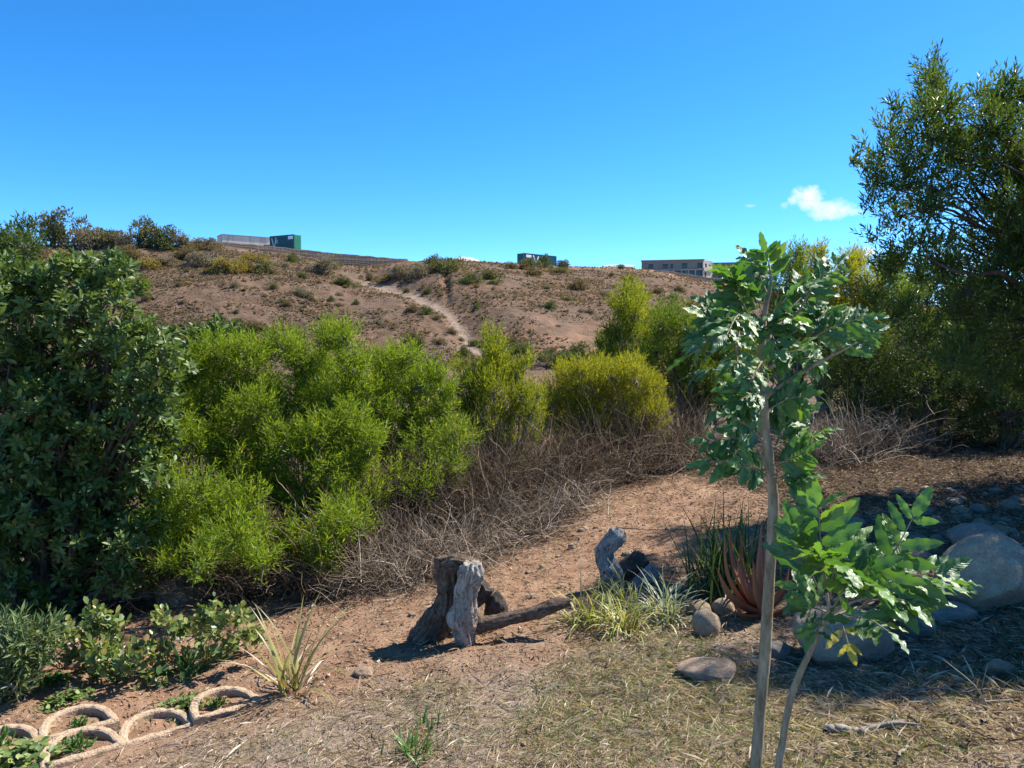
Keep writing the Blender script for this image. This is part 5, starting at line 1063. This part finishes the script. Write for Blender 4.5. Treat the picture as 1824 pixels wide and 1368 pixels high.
lab1 = ['edging block at the upper end of the row, its ring open beside the striped flax', 'edging block second from the flax end, half hidden under trailing rose leaves', 'edging block holding a small fleshy plant in the middle of the front row', 'edging block with a white-flowered succulent, in the front row', 'edging block at the lower end of the front row, cut by the picture bottom', 'edging block beyond the picture corner at the end of the front row']
lab2 = ['edging block in the back row under the open rose bush', 'narrow-looking edging block in the back row behind the succulent block', 'edging block with a bushy green succulent in the back row', 'edging block at the left end of the back row']
BLK = {}
for i in range(5):
    c = e0[:2] - dv * (BW / 2 + i * (BW - .022)); zt = float(H(c[0] + back[0] * .12, c[1] + back[1] * .12)) + (.04 if i == 0 else .022)
    BLK['a%d' % i] = (c, zt); edging(c, rz_, zt + (.006 if i % 2 else 0), lab1[i])
for i in range(3):
    c = e0[:2] - dv * (BW * 1.75 + (i + .6) * (BW - .022)) + back * (BD - .02); zt = float(H(c[0] + back[0] * .12, c[1] + back[1] * .12)) + .055
    BLK['b%d' % i] = (c, zt); edging(c, rz_, zt + (.008 if i % 2 else 0), lab2[i + 1])
def succulent(c, zt, label, seed, mat='weed', flower=False, s=1.0):
    r = np.random.default_rng(seed); p0 = np.array([*(c + back * .13 + r.normal(size=2) * .02), zt - .05]); root = thing('succulent', label, 'small plant', p0)
    n = 130; d = runit(n, r); d[:, 2] = np.abs(d[:, 2]) + .2; d = nrm(d); pos = d * r.uniform(.01, .06 * s, (n, 1)); W_, Qf = inst(*L_OVATE, pos, nrm(d + r.normal(size=(n, 3)) * .4), runit(n, r), r.uniform(.02, .04, n) * s, r.uniform(.007, .012, n) * s)
    build('leaves', W_, Qf, M[mat], root)
    if flower:
        a = np.linspace(0, 2 * PI, 14, endpoint=False); d = np.stack([np.cos(a), np.sin(a), np.full(14, .5)], 1); W_, Qf = inst(*L_OVATE, np.tile([[0, -.01, .075]], (14, 1)), d, np.tile([[0, 0, 1.]], (14, 1)), np.full(14, .035), np.full(14, .012)); build('flower', W_, Qf, M['petal'], root)
    return root
succulent(*BLK['a0'], 'few-leaved green seedling in the ring nearest the flax', 501, s=.8)
succulent(*BLK['a2'], 'small fleshy green plant alone in its ring of bare soil', 502, s=1.2)
succulent(*BLK['a3'], 'sprawling succulent with one white flower in an edging ring', 503, flower=True, s=1.5)
succulent(*BLK['b1'], 'bushy green succulent in the back row of rings', 504, s=1.4)
succulent(*BLK['b0'], 'sparse dull plant in the narrow back ring', 505, s=.9)
def creeper(px, py, rpx, label, mat, seed, n=220, Ll=.03):
    r = np.random.default_rng(seed); p0 = hit(px, py); s = rpx * p0[1] / F; q = r.normal(size=(n, 2)) * s * .5
    z = H(p0[0] + q[:, 0], p0[1] + q[:, 1]) - p0[2] + r.random(n) * s * .55 * np.exp(-(q**2).sum(1) / s**2) + .005
    root = thing('creeping_plant', label, 'plant', p0); d = runit(n, r); d[:, 2] *= .4; N = runit(n, r) * .6 + UP
    W_, Qf = inst(*L_OVATE, np.concatenate([q, z[:, None]], 1), d, N, r.uniform(.7, 1.2, n) * Ll, r.uniform(.6, .9, n) * Ll); build('leaves', W_, Qf, M[mat], root, smooth=True)
    k = r.choice(n, 40); P0 = np.concatenate([q[k], z[k][:, None]], 1); o0 = np.zeros((40, 3)); W_, Qf = limbs2(o0, P0, r, .002, .001); build('stems', W_, Qf, M['weed'], root)
creeper(38, 1362, 62, 'yellow-green leafy creeper spilling over the lowest edging blocks', 'rose', 511, 330, .042)
creeper(118, 1252, 40, 'low green creeper on the bare soil of the flower bed', 'grass', 512, 200, .03)
creeper(330, 1262, 40, 'trailing rose shoots lying over the edging blocks', 'rose', 513, 180, .036)
creeper(95, 1218, 26, 'small upright green seedling at the foot of the silver shrub', 'weed', 514, 120, .03)

# ------------------------------------------------------------------ litter, lawn, sticks
def scatter(n, x0, x1, y0, y1, r, near=1.4):
    y = y0 + (y1 - y0) * r.random(n)**near; c = (x0 + x1) / 2; x = r.uniform(x0, x1, n); return x, y
r = np.random.default_rng(601)
def lying(n, x, y, keep, mat, name, label, L, Wd, tilt, r, lift=.004):
    x, y = x[keep], y[keep]; n = len(x); z = H(x, y); a = r.uniform(0, 2 * PI, n); d = np.stack([np.cos(a), np.sin(a), np.abs(r.normal(size=n)) * tilt], 1)
    s = r.gamma(4, .25, n) * L; V_, Q_ = inst(*L_NARROW, np.stack([x, y, z + lift + r.random(n) * .012], 1), d, runit(n, r) * .7 + UP, s, Wd * r.uniform(.7, 1.4, n))
    tag(build(name, V_, Q_, M[mat]), label, kind='stuff')
x, y = scatter(330000, -3.6, 5.5, 1.5, 9.0, r, 1.5); d_, h_ = region(x, y); nz = fbm(x * 2.2, y * 2.2, o=3, s=71)
bed = ss(.03, .2, -( (x - e0[0]) * back[0] + (y - e0[1]) * back[1]) + .05)          # 1 on the lawn side of the edging
bed = np.where(x > e0[0] + .35, 1, bed)
keep = r.random(len(x)) < (.22 + .78 * d_) * (.62 + .9 * nz) * np.where(y > 5, .8, 1) * bed
lying(0, x, y, keep, 'straw', 'dry_straw', 'dry straw and dead grass lying over the lawn and slope', .05, .0026, .22, r)
x, y = scatter(90000, .6, 7.5, 2.6, 10.5, r, 1.1); d_, h_ = region(x, y)
keep = r.random(len(x)) < np.clip(ss(.8, 2.4, x - .15 * y + .4) * .8 + h_ * .6, 0, 1)
lying(0, x, y, keep, 'litter', 'leaf_litter', 'brown leaf litter under the big tree', .045, .011, .3, r)
x, y = scatter(85000, -4.5, 3.0, 3.6, 9.0, r, 1.0); d_, h_ = region(x, y); keep = r.random(len(x)) < .22 + .78 * h_
lying(0, x, y, keep, 'litter', 'slope_litter', 'brown dead leaves and chips on the reddish slope', .035, .008, .35, r)
# green lawn patches
x, y = scatter(230000, -2.4, 4.5, 1.6, 4.9, r, 1.3); gpat = fbm(x * 1.5 + 3, y * 1.5, o=4, s=81); d_, h_ = region(x, y)
wgt = d_ * ss(-1.6, .3, x - .15 * (y - 3)) * ss(4.9, 3.7, y - .1 * x)
k = r.random(len(x)) < np.clip((gpat + .03) * 3.6, .02, 1) * wgt
x, y = x[k], y[k]; n = len(x); a = r.uniform(0, 2 * PI, n); d = np.stack([np.cos(a), np.sin(a), r.uniform(.15, 1.3, n)], 1)
V_, Q_ = inst(*L_NARROW, np.stack([x, y, H(x, y)], 1), d, runit(n, r) * .5 + UP, r.uniform(.014, .038, n), r.uniform(.0024, .0042, n))
tag(build('lawn_grass', V_, Q_, M['grass']), 'patchy green lawn grass among the straw', kind='stuff')
# crumbs of soil
x, y = scatter(26000, -4.2, 4.5, 1.6, 8.5, r, 1.1); d_, h_ = region(x, y); k = r.random(len(x)) < (1 - .65 * d_) * (1 - .6 * h_); x, y = x[k], y[k]; n = len(x)
OCT = np.array([[1,0,0],[-1,0,0],[0,1,0],[0,-1,0],[0,0,1],[0,0,-1]], float) * .5, np.array([[0,2,4],[2,1,4],[1,3,4],[3,0,4],[2,0,5],[1,2,5],[3,1,5],[0,3,5]])
s = r.gamma(2, .004, n) + .004; V_, Q_ = inst(*OCT, np.stack([x, y, H(x, y) + s * .1], 1), runit(n, r), runit(n, r), s, s * r.uniform(.6, 1.2, n))
t_ = NT('soil_crumb'); rr_ = t_.n('ShaderNodeNewGeometry').outputs['Random Per Island']; t_.surf(t_.ramp(rr_, [(0, (.17,.085,.045)), (.5, (.32,.185,.11)), (.9, (.45,.32,.22)), (1, (.5,.46,.4))]), .95, .1)
tag(build('soil_crumbs', V_, Q_, t_.m), 'crumbs of reddish soil and grit on the bare slope', kind='stuff')
branch('stick', 'long pale bent stick lying on the lawn at the lower right of the shaded straw', [gp(1598,1356), gp(1612,1330,.02), gp(1634,1310,.02), gp(1652,1288,.01)], .006, .004, 'wood_pale' if False else 'stem', cat='stick', seed=11)
branch('stick', 'short curved stick standing half upright in the shaded straw', [gp(1748,1297), gp(1756,1280,.02), gp(1756,1262,.03), gp(1750,1248,.03)], .006, .004, 'stem', cat='stick', seed=12)
branch('stick', 'thin grey twig lying near the flat stone slab', [gp(1298,1262), gp(1312,1252,.01), gp(1322,1244,.01)], .004, .002, 'twig', cat='stick', seed=13)
branch('stick', 'slender dry cane lying across the dark litter behind the shorter sapling', [gp(1590,1248,.02), gp(1650,1240,.02), gp(1720,1246,.02), gp(1790,1238,.02)], .004, .003, 'twig', cat='stick', seed=14)
branch('wood_chip', 'grey weathered chunk of wood lying in the lawn right of the sapling stems', [gp(1474,1312,.015), gp(1495,1312,.02), gp(1518,1311,.02), gp(1538,1308,.015)], .018, .012, 'stem', cat='wood', seed=15)
branch('wire', 'thin dark wire stretched over the bare slope behind the bleached stump', [gp(1095,946,.04), gp(1150,950,.03), gp(1215,950,.03), gp(1270,944,.05), gp(1320,938,.08)], .003, .003, 'wire', cat='wire', seed=16)
